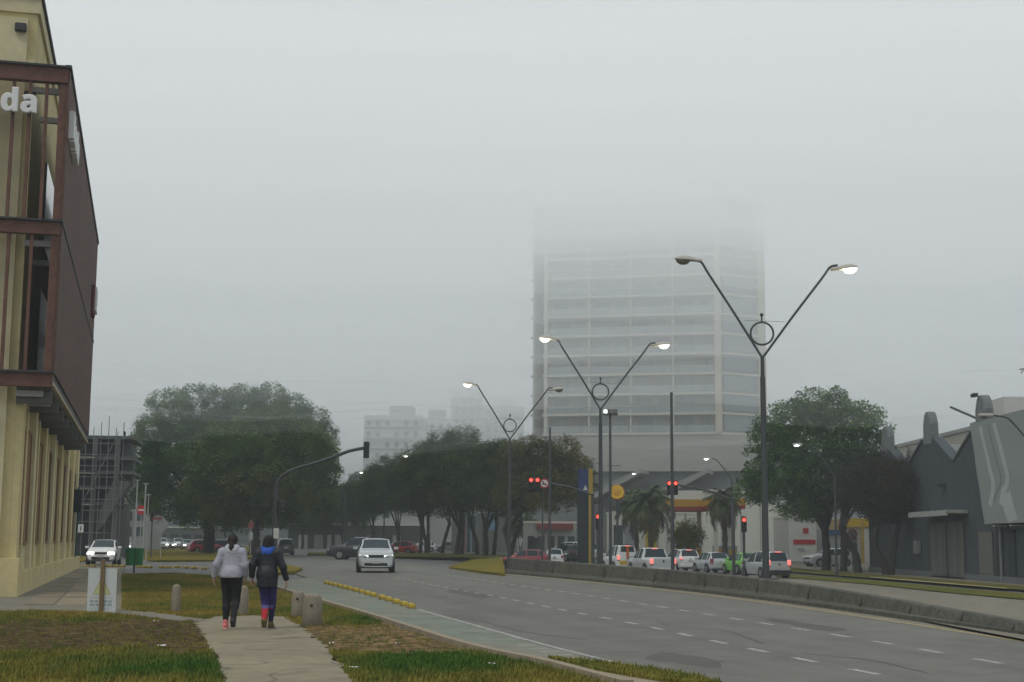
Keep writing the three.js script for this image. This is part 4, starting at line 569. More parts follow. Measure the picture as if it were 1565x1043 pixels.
  const bk = thing('pale_block', 'pale flat-roofed building behind the grey gables', 'building', [XW + 14, L, -118]); const bh = H(1466, 664, 118); part(bk, 'wall', box(20, bh, 30, 4, bh / 2, 0), M(0.52, 0.49, 0.42, 0.9)); part(bk, 'roof_edge', box(20.3, 0.3, 30.3, 4, bh, 0), M(0.4, 0.4, 0.38)); part(bk, 'roof_room', box(6, 2, 6, -2, bh + 1, 8), M(0.55, 0.54, 0.5));
  const sh = thing('pale_shed', 'pale grey boxy shed behind the banner', 'building', [XW + 10, L, -80]); const hh = H(1558, 618, 80); part(sh, 'wall', box(14, hh, 12, 4, hh / 2, -2), M(0.42, 0.42, 0.39, 0.9)); part(sh, 'roof_edge', box(14.2, 0.25, 12.2, 4, hh, -2), M(0.3, 0.3, 0.28));
  // banner
  const cv = document.createElement('canvas'); cv.width = 1024; cv.height = 768; const c = cv.getContext('2d'); c.fillStyle = '#8b9290'; c.fillRect(0, 0, 1024, 768);
  c.lineCap = 'butt'; c.lineJoin = 'round'; c.strokeStyle = '#a9b0ae'; c.lineWidth = 46; for (const k of [0, 1]) { c.beginPath(); c.moveTo(140 + k * 190, 40); c.lineTo(180 + k * 210, 380); c.quadraticCurveTo(220 + k * 200, 470, 180 + k * 130, 540); c.lineTo(110 + k * 150, 640); c.stroke(); } c.beginPath(); c.moveTo(330, 560); c.lineTo(370, 760); c.lineWidth = 130; c.stroke(); c.strokeStyle = '#6d7674'; c.lineWidth = 14; c.beginPath(); c.moveTo(250, 30); c.lineTo(300, 380); c.quadraticCurveTo(330, 480, 220, 560); c.lineTo(180, 610); c.stroke();
  const t = new THREE.CanvasTexture(cv); t.colorSpace = THREE.SRGBColorSpace;
  const bn = thing('hanging_banner', 'large grey mesh banner with pale curved stripes hung on the warehouse front', 'banner', [XW - 0.75, L, 0]);
  const b0 = V(0, H(1483, 648, 84.6), -84.6), b1 = V(0, H(1502, 800, 82.6), -82.6), w = 22, nx = 40, ny = 24, pos = [], uv = [], idx = [];
  for (let j = 0; j <= ny; j++) for (let i = 0; i <= nx; i++) { const p = b0.clone().lerp(b1, j / ny), u = i / nx; pos.push(-0.05 + 0.03 * N2(u * 5, j / ny * 2), p.y - 0.0, p.z + u * w * 0.94 ); uv.push(u * 1.6, 1 - j / ny); }
  for (let j = 0; j < ny; j++) for (let i = 0; i < nx; i++) { const a = j * (nx + 1) + i; idx.push(a, a + nx + 1, a + 1, a + 1, a + nx + 1, a + nx + 2); }
  part(bn, 'fabric', geoFrom(pos, idx, uv), new THREE.MeshStandardMaterial({ map: t, roughness: 0.85, side: THREE.DoubleSide })); part(bn, 'top_bar', bar(V(0.02, b0.y, b0.z), V(0.02, b0.y, b0.z + w * 0.94), 0.06), mPole); part(bn, 'bottom_bar', bar(V(0, b1.y, b1.z), V(0, b1.y, b1.z + w * 0.94), 0.08), mPoleLight); for (let i = 0; i < 5; i++) part(bn, 'bracket', box(0.78, 0.08, 0.08, 0.37, b0.y, b0.z + 0.6 + i * 4.8), mPole);
}
// ---------------------------------------------------------------- fuel station and low shops across the road
const shellShape = (r) => { const s = new THREE.Shape(); for (let i = 0; i <= 28; i++) { const a = lerp(-0.62, Math.PI + 0.62, i / 28), k = r * (1 + 0.045 * Math.cos(i / 28 * Math.PI * 14)); const x = Math.cos(a) * k, y = Math.sin(a) * k; i ? s.lineTo(x, y) : s.moveTo(x, y); } s.lineTo(-r * 0.28, -r * 0.92); s.lineTo(r * 0.28, -r * 0.92); s.closePath(); return s; };
{
  const L = -0.6, d = 140, X = (px, dd = d) => xAt(px, dd), Y = (py, dd = d) => hAt(1000, py, dd);
  const mY = M(0.62, 0.33, 0.02, 0.5), mR = M(0.4, 0.05, 0.03, 0.5), mWh = M(0.8, 0.78, 0.68, 0.75), mGy = M(0.34, 0.36, 0.37, 0.7);
  const lab = ['white station canopy with a yellow and red band behind the palms', 'short station canopy with a yellow band beside the leafy tree'];
  [[1012, 1092, 750, 780, 140], [1086, 1140, 748, 777, 136]].forEach(([a, b, y0, y1, dd], i) => {
    const w = X(b, dd) - X(a, dd), o = thing('station_canopy', lab[i], 'canopy', [X((a + b) / 2, dd), L, -dd]), yb = Y(y1, dd) - L, yt = Y(y0, dd) - L;
    part(o, 'roof_slab', box(w, (yt - yb) * 0.45, 9, 0, yt - (yt - yb) * 0.22, -4.5), mWh); part(o, 'yellow_band', box(w + 0.06, (yt - yb) * 0.36, 9.1, 0, yb + (yt - yb) * 0.37, -4.5), mY); part(o, 'red_band', box(w + 0.02, (yt - yb) * 0.18, 9.04, 0, yb + (yt - yb) * 0.09, -4.5), mR);
    for (const s of [-1, 1]) part(o, 'column', box(0.4, yb, 0.4, s * (w / 2 - 0.8), yb / 2, -2 - (s > 0 ? 3 : 0)), mWh); for (const s of [-0.5, 0.6]) { const p = part(o, 'fuel_pump', rbox(0.9, 1.9, 0.6, 0.06, s * w / 2.6, 0.95, -2.5), mGy); part(p, 'pump_panel', box(0.7, 0.6, 0.05, s * w / 2.6, 1.3, -2.18), mY); }
  });
  { // pole sign: yellow scallop with red outline and ribs
    const dd = 118, o = thing('station_sign', 'yellow scallop shell emblem with red outline on a sign post', 'sign', [X(943, dd), L, -dd]), y = Y(753, dd) - L, r = 10.6 * dd / F;
    part(o, 'post', cyl(0.1, 0.1, y - r * 0.8, 10, 0.05, 0, -0.15), mPole);
    part(o, 'red_rim', new THREE.ExtrudeGeometry(shellShape(r * 1.12), { depth: 0.16, bevelEnabled: false }).translate(0, y - r * 0.05, -0.1), M(0.55, 0.03, 0.02, 0.4)); part(o, 'yellow_shell', new THREE.ExtrudeGeometry(shellShape(r), { depth: 0.05, bevelEnabled: false }).translate(0, y, 0.065), new THREE.MeshStandardMaterial({ color: C(0.85, 0.6, 0.04), emissive: C(0.85, 0.55, 0.03), emissiveIntensity: 0.08, roughness: 0.4 }));
    for (let i = 0; i < 7; i++) { const a = lerp(0.35, Math.PI - 0.35, i / 6); part(o, 'red_rib', bar([Math.cos(a) * r * 0.18, y - r * 0.7 + Math.sin(a) * r * 0.3, 0.125], [Math.cos(a) * r * 0.82, y + Math.sin(a) * r * 0.8, 0.125], 0.08, 0.02), M(0.55, 0.03, 0.02, 0.4)); }
  }
  { // tall blue and yellow totem
    const dd = 126, o = thing('price_totem', 'tall dark blue totem with a yellow edge and small white mark', 'sign', [X(893, dd), L, -dd], 0.15), h = Y(718, dd) - L, w = 16 * dd / F;
    part(o, 'panel', box(w, h, 0.4, -0.12, h / 2, 0), M(0.014, 0.022, 0.034, 0.5)); part(o, 'blue_head', box(w - 0.02, 2.0, 0.44, -0.13, h - 1.05, 0), M(0.02, 0.045, 0.17, 0.5)); part(o, 'yellow_edge', box(0.36, h + 0.06, 0.46, w / 2 + 0.06, h / 2, 0), M(0.5, 0.33, 0.03, 0.6)); part(o, 'white_mark', extrude([[0, 0], [0.4, 0], [0.2, 0.45]], 0.03).translate(-0.15, h - 1.85, 0.225), mWhite); for (let i = 0; i < 4; i++) part(o, 'price_row', box(w * 0.8, 0.5, 0.02, -0.13, h * 0.25 + i * 0.9, 0.21), M(0.04, 0.05, 0.06));
  }
  const shop = (name, label, a, b, top, dd, mat, fn) => { const w = X(b, dd) - X(a, dd), h = Y(top, dd) - L, o = thing(name, label, 'building', [X((a + b) / 2, dd), L, -dd]); part(o, 'wall', box(w, h, 8, 0, h / 2, -4), mat); part(o, 'roof_edge', box(w + 0.2, 0.25, 8.2, 0, h, -4), mWh); fn && fn(o, w, h, (px) => X(px, dd) - X((a + b) / 2, dd), (py) => Y(py, dd) - L); return o; };
  shop('station_shop', 'white station shop with glass doors behind the palms', 935, 1075, 784, 158, mWh, (o, w, h, x, y) => { part(o, 'grey_panel', box(x(975) - x(955), y(800) - 0.4, 0.1, x(965), y(800) / 2, 0.06), M(0.36, 0.38, 0.42)); part(o, 'window', box(x(952) - x(938), 2.6, 0.1, x(945), y(822), 0.06), mGlass); part(o, 'yellow_panel', box(1.2, 2.3, 0.1, x(995), y(822), 0.08), M(0.62, 0.5, 0.03)); for (const px of [1005, 1022, 1048]) part(o, 'window_post', box(0.15, h, 0.12, x(px), h / 2, 0.07), mGy); part(o, 'air_unit', rbox(1.6, 1.0, 1, 0.05, x(1040), h + 0.6, -2), mGy); part(o, 'air_unit', rbox(1.4, 0.9, 1, 0.05, x(1070), h + 0.6, -2), mDark); });
  shop('back_hall', 'long white hall behind the station canopy', 1060, 1240, 766, 175, mWh, (o, w, h, x, y) => { for (let i = 0; i < 6; i++) part(o, 'wall_seam', box(0.08, h, 0.06, -w / 2 + 1 + i * w / 6, h / 2, 0.03), mGy); part(o, 'hall_window', box(2, 2.4, 0.08, x(1196), y(812), 0.04), mGlass); });
  shop('kiosk', 'white kiosk with red stripe and small print behind the tree trunks', 1206, 1248, 788, 138, M(0.7, 0.69, 0.64, 0.7), (o, w, h, x, y) => { part(o, 'red_stripe', box(w * 0.8, 0.44, 0.06, w * 0.06, y(827), 0.05), mRedPaint); part(o, 'red_mark', box(0.5, 0.5, 0.06, x(1232), y(810), 0.05), mRedPaint); part(o, 'print_line', box(0.7, 0.12, 0.04, x(1224), y(838), 0.04), mGy); part(o, 'print_line', box(0.5, 0.12, 0.04, x(1226), y(841.5), 0.04), mGy); part(o, 'base_band', box(w + 0.04, 0.5, 8.1, 0, 0.25, -3.98), mGy); });
  shop('parts_shop', 'low shop with yellow fascia and blue panel behind the trunks', 1244, 1345, 794, 142, M(0.52, 0.5, 0.42, 0.8), (o, w, h, x, y) => { part(o, 'yellow_fascia', box(x(1346) - x(1288), 0.85, 0.3, (x(1346) + x(1288)) / 2, h - 0.2, 0.15), M(0.62, 0.4, 0.02, 0.5)); part(o, 'orange_fascia', box(x(1286) - x(1262), 1.0, 0.25, (x(1262) + x(1286)) / 2, h - 0.4, 0.12), M(0.5, 0.36, 0.17)); part(o, 'blue_panel', box(x(1286) - x(1264), 0.55, 0.2, x(1275), y(812), 0.1), M(0.03, 0.09, 0.22)); for (const px of [1296, 1306]) part(o, 'window', box(0.5, 2.6, 0.1, x(px), 1.5, 0.05), mGlass); part(o, 'yellow_post', box(0.24, h, 0.24, x(1317), h / 2, 0.4), M(0.5, 0.34, 0.06)); part(o, 'white_door', box(x(1330) - x(1320), h - 0.7, 0.1, x(1325), (h - 0.7) / 2, 0.05), mWhite); part(o, 'red_trim', box(0.08, h - 0.6, 0.14, x(1329), h / 2, 0.07), mRedPaint); part(o, 'mesh_panel', box(x(1284) - x(1250), 1.8, 0.06, x(1266), y(822), 0.04), mGy); });
  shop('corner_store', 'low white store with a red awning behind the totem', 800, 880, 800, 172, M(0.5, 0.5, 0.46, 0.8), (o, w, h, x, y) => { part(o, 'red_awning', box(w * 0.7, 0.7, 0.8, w * 0.1, h - 0.5, 0.4), M(0.3, 0.07, 0.06)); for (let i = 0; i < 5; i++) part(o, 'window', box(0.8, 2.2, 0.1, -w / 2 + 0.9 + i * w / 5.2, 1.7, 0.05), mGlass); part(o, 'door', box(1.1, 2.6, 0.12, x(815), 1.3, 0.06), mDark); });
  shop('blue_shop', 'low shop front in pale blue and grey behind the avenue trees', 690, 790, 786, 205, M(0.2, 0.2, 0.17, 0.8), (o, w, h, x, y) => { part(o, 'blue_panel', box(x(728) - x(712), h - 0.4, 0.1, x(720), h / 2, 0.06), M(0.25, 0.36, 0.42)); part(o, 'red_panel', box(x(712) - x(700), h - 1.6, 0.1, x(706), h / 2 - 0.4, 0.06), M(0.34, 0.13, 0.13)); part(o, 'blue_panel', box(x(760) - x(745), 2.4, 0.1, x(752), y(800), 0.06), M(0.2, 0.33, 0.46)); for (const px of [716, 724, 740]) part(o, 'window', box(0.5, h - 1, 0.08, x(px), h / 2, 0.12), mGlass); });
  shop('far_store', 'row of pale low shop fronts far down the avenue', 440, 640, 806, 262, M(0.1, 0.11, 0.095, 0.9), (o, w, h, x, y) => { for (const [a, b, k] of [[456, 470, 0.6], [480, 494, 0.4], [500, 506, 0.55], [512, 522, 0.5], [560, 572, 0.35], [600, 612, 0.5]]) part(o, 'shop_front', box(x(b) - x(a), h * 0.62, 0.1, (x(a) + x(b)) / 2, h * 0.31, 0.06), M(k, k * 0.96, k * 0.88, 0.7)); part(o, 'teal_sign', box(2.2, 1.0, 0.1, x(474), h + 1.0, 0.1), M(0.03, 0.2, 0.18)); for (const px of [468, 474, 480]) part(o, 'sign_post', box(0.1, 1.2, 0.1, x(px), h + 0.5, 0.0), mPole); });
  shop('left_store', 'pale low building seen under the large tree', 215, 330, 812, 230, M(0.18, 0.19, 0.18, 0.85), (o, w, h, x, y) => { for (let i = 0; i < 6; i++) part(o, 'window', box(1.3, 1.3, 0.1, -w / 2 + 1.4 + i * w / 6.2, h * 0.55, 0.05), mGlass); });
  shop('haze_house', 'pale hazy house front beyond the flagpoles', 186, 222, 765, 190, M(0.4, 0.41, 0.4, 0.9), (o, w, h, x, y) => { for (let i = 0; i < 2; i++) for (let j = 0; j < 2; j++) part(o, 'window', box(0.8, 1.2, 0.1, -0.7 + i * 1.4, h * 0.4 + j * 2, 0.05), mGlass); });
}
// ---------------------------------------------------------------- trees
const mBark = new THREE.MeshStandardMaterial({ color: C(0.055, 0.047, 0.038), map: grain(3), roughness: 0.95 });
function clumpGeo(seed, n, rad, l0, l1, droop = 0.3) { // a spray of leaf-shaped faces
  const q = mulberry(seed), pos = [], idx = [];
  for (let i = 0; i < n; i++) {
    const a = q() * 6.283, b = Math.acos(2 * q() - 1), r = rad * Math.cbrt(q()), c = V(Math.sin(b) * Math.cos(a) * r, Math.cos(b) * r * 0.8, Math.sin(b) * Math.sin(a) * r), l = lerp(l0, l1, q()), w = l * (0.38 + 0.2 * q());
    const dir = V(q() - 0.5, (q() - 0.5) * 0.5 - droop * 0.4, q() - 0.5).normalize(), s = dir.clone().cross(V((q() - 0.5) * 1.3, 0.8, (q() - 0.5) * 1.3)).normalize(), k = pos.length / 3;
    const A = c.clone().addScaledVector(dir, -l / 2), B = c.clone().addScaledVector(dir, l / 2), P = c.clone().addScaledVector(s, w / 2), Q = c.clone().addScaledVector(s, -w / 2);
    for (const p of [A, P, B, Q]) pos.push(p.x, p.y, p.z); idx.push(k, k + 1, k + 2, k, k + 2, k + 3);
  }
  return geoFrom(pos, idx);
}
const CL = [1, 2, 3].map(s => clumpGeo(s, 34, 0.6, 0.14, 0.32));
const CLs = [4, 5].map(s => clumpGeo(s, 22, 0.42, 0.13, 0.28));
const mLeaf = new THREE.MeshPhysicalMaterial({ roughness: 0.75, side: THREE.DoubleSide, specularIntensity: 0.12 });
function limb(pts, r0, r1, n = 10) { // tapered, slightly crooked limb
  const c = new THREE.CatmullRomCurve3(pts), g = new THREE.TubeGeometry(c, n, 1, 7), p = g.attributes.position;
  for (let i = 0; i <= n; i++) { const o = c.getPointAt(i / n), r = lerp(r0, r1, Math.pow(i / n, 0.8)) * (1 + 0.12 * Math.sin(i * 2.3)); for (let j = 0; j <= 7; j++) { const k = i * 8 + j; p.setXYZ(k, o.x + (p.getX(k) - o.x) * r, o.y + (p.getY(k) - o.y) * r, o.z + (p.getZ(k) - o.z) * r); } }
  g.computeVertexNormals(); return g;
}
// blobs: [x, y, z, rx, ry, rz] in metres from the tree's foot
function tree(name, label, foot, blobs, opt = {}) {
  const q = mulberry(opt.seed ?? 1), o = thing(name, label, 'tree', [foot.x, foot.y, foot.z], 0, opt.group), h0 = opt.fork ?? 3, r0 = opt.r ?? 0.3, lean = opt.lean ?? 0;
  const top = V(lean, h0, 0), tg = [limb([V(0, -0.25, 0), V(lean * 0.25 + 0.08, h0 * 0.4, 0.03), V(lean * 0.7, h0 * 0.75, 0), top], r0 * 1.25, r0 * 0.8, 10)];
  blobs.forEach((b, i) => { if (i >= (opt.limbs ?? 7)) return; const e = V(b[0], b[1] - b[4] * 0.1, b[2]), m = top.clone().lerp(e, 0.5).add(V((q() - 0.5) * 0.8, 0.5, (q() - 0.5) * 0.8)); tg.push(limb([top.clone().add(V(0, -0.5, 0)), m, e], r0 * 0.6, r0 * 0.12, 8)); for (let k = 0; k < 3; k++) { const f = e.clone().add(V((q() - 0.5) * b[3] * 1.5, (q() - 0.2) * b[4] * 1.2, (q() - 0.5) * b[5] * 1.5)); tg.push(limb([m.clone().lerp(e, 0.5 + 0.4 * q()), e.clone().lerp(f, 0.5).add(V(0, 0.3, 0)), f], r0 * 0.22, r0 * 0.05, 6)); } });
  part(o, 'trunk', merge(tg), mBark);
  const pts = [], dens = opt.dens ?? 1.0, lobes = [];
  blobs.forEach((b, k) => { // each bough ends in a dozen leafy lobes
    const m = 13; for (let i = 0; i < m; i++) { const dy = 1 - 2 * (i + 0.5) / m, rr_ = Math.sqrt(1 - dy * dy), a = i * 2.39996 + k, j = 0.62 + 0.2 * q(), r = (b[3] + b[4] + b[5]) / 3 * (0.34 + 0.14 * q()); lobes.push([b[0] + Math.cos(a) * rr_ * b[3] * j, b[1] + dy * b[4] * j, b[2] + Math.sin(a) * rr_ * b[5] * j, r * 1.1, r * 0.8, r * 1.1]); }
    const nc = Math.round(b[3] * b[4] * b[5] * 0.55 * dens); for (let i = 0; i < nc; i++) { const a = q() * 6.283, t = Math.acos(2 * q() - 1), r = 0.72 * Math.cbrt(q()), p = V(b[0] + Math.sin(t) * Math.cos(a) * b[3] * r, b[1] + Math.cos(t) * b[4] * r, b[2] + Math.sin(t) * Math.sin(a) * b[5] * r); if (p.y > (opt.skirt ?? 2.2)) { p.big = 1.55; pts.push(p); } }
  });
  lobes.forEach((b, k) => {
    const n = Math.round(4 * Math.PI * b[3] * b[4] * 2.6 * dens);
    for (let i = 0; i < n; i++) {
      const a = q() * 6.283, dy = 1 - 1.55 * q(), sr = Math.sqrt(Math.max(0, 1 - dy * dy)), dx = sr * Math.cos(a), dz = sr * Math.sin(a), rad = (1 + 0.12 * N3(dx * 3 + k, dy * 3, dz * 3)) * lerp(0.84, 1.04, q());
      const p = V(b[0] + dx * b[3] * rad, b[1] + dy * b[4] * rad, b[2] + dz * b[5] * rad); if (p.y < (opt.skirt ?? 2.2)) continue;
      let deep = false; for (let j = 0; j < lobes.length; j++) { const c = lobes[j]; if (j !== k && ((p.x - c[0]) / c[3]) ** 2 + ((p.y - c[1]) / c[4]) ** 2 + ((p.z - c[2]) / c[5]) ** 2 < 0.5) { deep = true; break; } } if (deep) continue;
      if (N3(p.x * 0.45, p.y * 0.45, p.z * 0.45 + (opt.seed ?? 1)) < -0.66 + (opt.gaps ?? 0)) continue; pts.push(p);
    }
  });
  const set = opt.small ? CLs : CL, per = set.map(() => []); pts.forEach(p => per[Math.floor(q() * set.length)].push(p));
  const base = opt.color ?? [0.05, 0.075, 0.028], tint2 = opt.color2 ?? [0.085, 0.085, 0.03], m4 = new THREE.Matrix4(), qn = new THREE.Quaternion(), e = new THREE.Euler();
  per.forEach((list, i) => {
    const im = new THREE.InstancedMesh(set[i], mLeaf, list.length); im.name = 'crown'; im.userData.kind = 'stuff';
    list.forEach((p, k) => { const s = (0.7 + 0.5 * q()) * (opt.leaf ?? 1) * (p.big ?? 1); m4.compose(p, qn.setFromEuler(e.set(q() * 0.8 - 0.4, q() * 6.28, q() * 0.8 - 0.4)), V(s, s, s)); im.setMatrixAt(k, m4); const w = clamp(0.35 + 0.7 * N3(p.x * 0.22 + 5, p.y * 0.22, p.z * 0.22) + 0.35 * (q() - 0.5)), f = (0.72 + 0.5 * q()) * 1.25; im.setColorAt(k, C(lerp(base[0], tint2[0], w) * f, lerp(base[1], tint2[1], w) * f * 1.1, lerp(base[2], tint2[2], w) * f)); });
    shade(im); o.add(im);
  });
  return o;
}
// fill an outline given in pixels at distance d with overlapping blobs
function crownFrom(list, d, foot, depth = 0.85) { return list.map(([px, py, rx, ry], i) => { const p = atD(px, py, d), k = d / F; return [p.x - foot.x, p.y - foot.y, (((i * 37) % 7) / 7 - 0.5) * rx * k * 0.7, rx * k, ry * k, rx * k * depth]; }); }
{
  const f1 = V(xAt(318, 152), 0.1, -152); // the great domed tree on the island, behind
  tree('domed_tree', 'great domed evergreen tree on the island, its top in the fog', f1, crownFrom([[350, 648, 70, 62], [285, 655, 66, 58], [420, 650, 62, 58], [240, 690, 42, 58], [245, 735, 48, 62], [330, 720, 85, 75], [405, 700, 75, 66], [470, 685, 44, 58], [285, 770, 60, 40], [350, 778, 66, 36], [228, 750, 30, 46], [420, 770, 50, 36]], 152, f1), { seed: 3, fork: 4, r: 0.6, skirt: 2.2, color: [0.072, 0.14, 0.036], color2: [0.14, 0.19, 0.046], dens: 1.0, gaps: -0.1 });
  const f2 = V(xAt(388, 138), 0.1, -138); // and the browner one before it
  tree('spreading_tree', 'broad tree with browner leaves overlapping the domed tree', f2, crownFrom([[405, 672, 60, 48], [355, 695, 50, 50], [458, 690, 54, 52], [395, 720, 70, 56], [482, 722, 34, 50], [335, 740, 48, 48], [452, 748, 50, 40], [395, 775, 58, 34], [340, 782, 46, 28], [488, 758, 28, 26]], 138, f2), { seed: 8, fork: 3.4, r: 0.48, skirt: 2.6, color: [0.074, 0.128, 0.034], color2: [0.15, 0.155, 0.046], gaps: -0.1 });
  // avenue trees
  const row = [
    [852, 137, [[845, 715, 50, 40], [800, 705, 40, 34], [870, 735, 30, 34], [835, 748, 52, 30], [795, 752, 36, 26]], [780, 840], 'avenue tree with brownish leaves nearest the totem', [0.095, 0.1, 0.038], [0.18, 0.135, 0.048]],
    [760, 148, [[765, 705, 46, 36], [735, 730, 42, 38], [790, 735, 40, 34], [760, 755, 46, 26]], [742, 0], 'rounded avenue tree between the brownish one and the tallest one', [0.052, 0.085, 0.027], [0.095, 0.11, 0.033]],
    [690, 158, [[690, 692, 50, 36], [655, 715, 40, 36], [725, 712, 40, 36], [690, 735, 52, 36], [665, 757, 34, 24], [715, 757, 34, 22]], [697, 0], 'tallest avenue tree with a peaked top', [0.052, 0.085, 0.027], [0.095, 0.11, 0.033]],
    [640, 176, [[640, 720, 36, 30], [615, 735, 30, 28], [655, 745, 32, 26], [632, 762, 34, 18]], [652, 0], 'avenue tree just behind the tallest one', [0.052, 0.085, 0.027], [0.095, 0.11, 0.033]],
    [598, 196, [[598, 728, 34, 30], [575, 745, 28, 26], [610, 757, 30, 20]], [608, 0], 'smaller avenue tree behind the lit arm lamps', [0.052, 0.085, 0.027], [0.095, 0.11, 0.033]],
    [558, 224, [[560, 748, 30, 28], [540, 762, 26, 22], [578, 768, 24, 18]], [566, 0], 'avenue tree beyond the silver car', [0.052, 0.085, 0.027], [0.095, 0.11, 0.033]],
    [515, 250, [[522, 768, 30, 26], [495, 780, 28, 20], [545, 785, 24, 16]], [525, 0], 'farthest avenue tree beside the domed tree', [0.052, 0.085, 0.027], [0.095, 0.11, 0.033]],
    [465, 262, [[465, 780, 34, 26], [435, 786, 28, 20], [490, 790, 26, 16]], [462, 0], 'low far tree beyond the mast arm', [0.052, 0.085, 0.027], [0.095, 0.11, 0.033]],
  ];
  row.forEach(([px, d, bl, [tpx], label, c1, c2], i) => { const f = V(xAt(tpx, d), level(xAt(tpx, d), -d), -d); tree('avenue_tree', label, f, crownFrom(bl.map(([x, y, rx, ry]) => [x, y + 4, rx * 1.12, ry * 1.16]), d, f), { seed: 20 + i, gaps: -0.1, fork: 3.2, r: 0.26, skirt: 3.6, color: c1, color2: c2, lean: (i % 3 - 1) * 0.5, group: 'trees along the avenue', limbs: 5 }); });
  // more trunks of the row, each a slim tree of its own
  const slim = [[779, 150, 0.9], [754, 156, 0.3], [730, 160, -0.6], [705, 166, 0.2], [675, 172, 0.7], [654, 180, 0], [642, 186, 0.1]];
  slim.forEach(([px, d, lean], i) => { const f = V(xAt(px, d), level(xAt(px, d), -d), -d), py = 770 - (i % 3) * 6; tree('slim_tree', 'slim leaning tree trunk under the joined avenue crowns', f, crownFrom([[px + lean * 12, py - 14, 24, 22], [px - 14, py - 22, 22, 20], [px + 16, py - 26, 22, 20]], d, f), { seed: 50 + i, fork: 3.8, r: 0.22, lean: lean * 1.4, skirt: 4.4, color: [0.075, 0.11, 0.036], color2: [0.14, 0.15, 0.045], group: 'slim trees under the avenue crowns', limbs: 3 }); });
  // across the second carriageway
  const f3 = V(xAt(1262, 116), -0.6, -116);
  tree('leafy_tree', 'leafy green tree with a loose top in the fog by the second carriageway', f3, crownFrom([[1265, 632, 50, 36], [1215, 650, 42, 40], [1310, 655, 44, 40], [1175, 680, 34, 42], [1250, 690, 62, 50], [1325, 700, 40, 46], [1200, 730, 54, 42], [1160, 745, 32, 30], [1270, 745, 60, 40], [1330, 750, 36, 34], [1230, 775, 48, 22]], 116, f3), { seed: 5, fork: 3.6, r: 0.34, skirt: 3.2, color: [0.058, 0.125, 0.028], color2: [0.112, 0.165, 0.04], gaps: 0.1, small: true, leaf: 1.25, dens: 1.25 });
  for (const [px, d, lean, lab] of [[1288, 112, 0.1, 'dark straight tree trunk beside the leafy tree'], [1312, 108, -1.3, 'dark leaning trunk between the leafy tree and the bare tree']]) { const f = V(xAt(px, d), -0.62, -d); tree('dark_tree', lab, f, crownFrom([[px - 10, 748, 40, 34], [px + 26, 740, 40, 36], [px + 6, 715, 36, 30]], d, f), { seed: px, fork: 3.6, r: 0.27, lean, skirt: 3.4, color: [0.03, 0.048, 0.018], color2: [0.06, 0.062, 0.026], gaps: 0.12, small: true, leaf: 1.2 }); }
  { // bare tree in front of the warehouse: twigs, few brown leaves
    const d = 101, f = V(xAt(1357, d), -0.6, -d), q = mulberry(99), o = thing('bare_tree', 'bare forked tree with dense dark twigs in front of the warehouse', 'tree', [f.x, f.y, f.z]), k = d / F, gs = [], tw = [];
    const P = (px, py, z = 0) => { const a = atD(px, py, d); return V(a.x - f.x, a.y - f.y, z); };
    gs.push(limb([V(0, -0.2, 0), P(1350, 860), P(1337, 835, 0.1), P(1340, 805, 0.1)], 0.34, 0.2, 10), limb([V(0.1, -0.2, 0), P(1366, 850), P(1370, 825, -0.2), P(1376, 800, -0.3)], 0.3, 0.18, 10));
    const grow = (p, dir, len, r, depth) => { const e = p.clone().addScaledVector(dir, len), m = p.clone().lerp(e, 0.5).add(V((q() - 0.5) * len * 0.25, (q() - 0.5) * len * 0.2, (q() - 0.5) * len * 0.25)); (depth > 2 ? gs : tw).push(limb([p, m, e], r, r * 0.6, depth > 2 ? 5 : 3)); if (depth <= 0) return; const n = depth > 3 ? 4 : 3 + (q() < 0.5); for (let i = 0; i < n; i++) grow(m.clone().lerp(e, 0.2 + 0.8 * q()), dir.clone().add(V((q() - 0.5) * 1.5, (q() - 0.42) * 1.0, (q() - 0.5) * 1.3)).normalize(), len * (0.6 + 0.22 * q()), r * 0.55, depth - 1); };
    grow(P(1340, 805, 0.1), V(-0.45, 0.9, 0.1).normalize(), 1.9, 0.17, 5); grow(P(1340, 805, 0.1), V(0.25, 0.95, 0.3).normalize(), 2.0, 0.16, 5); grow(P(1376, 800, -0.3), V(0.35, 0.9, 0).normalize(), 1.9, 0.16, 5); grow(P(1376, 800, -0.3), V(-0.1, 0.95, -0.3).normalize(), 2.1, 0.15, 5);
    part(o, 'trunk', merge(gs), mBark); part(o, 'twigs', merge(tw), M(0.042, 0.037, 0.031, 0.95));
    const list = []; for (let i = 0; i < 1100; i++) { const a = q() * 6.28, t = Math.acos(2 * q() - 1), r = Math.cbrt(q()); list.push(V(P(1355, 752).x + Math.sin(t) * Math.cos(a) * r * 2.9, P(1355, 752).y + Math.cos(t) * r * 2.2, Math.sin(t) * Math.sin(a) * r * 2.4)); }
    const im = new THREE.InstancedMesh(CLs[0], mLeaf, list.length), m4 = new THREE.Matrix4(); im.name = 'crown'; im.userData.kind = 'stuff'; list.forEach((p, i) => { const s = 0.45 + 0.4 * q(); m4.compose(p, new THREE.Quaternion().setFromEuler(new THREE.Euler(q() * 6, q() * 6, 0)), V(s, s, s)); im.setMatrixAt(i, m4); const w = q(); im.setColorAt(i, C(lerp(0.04, 0.065, w), lerp(0.042, 0.054, w), 0.026)); }); shade(im); o.add(im);
  }
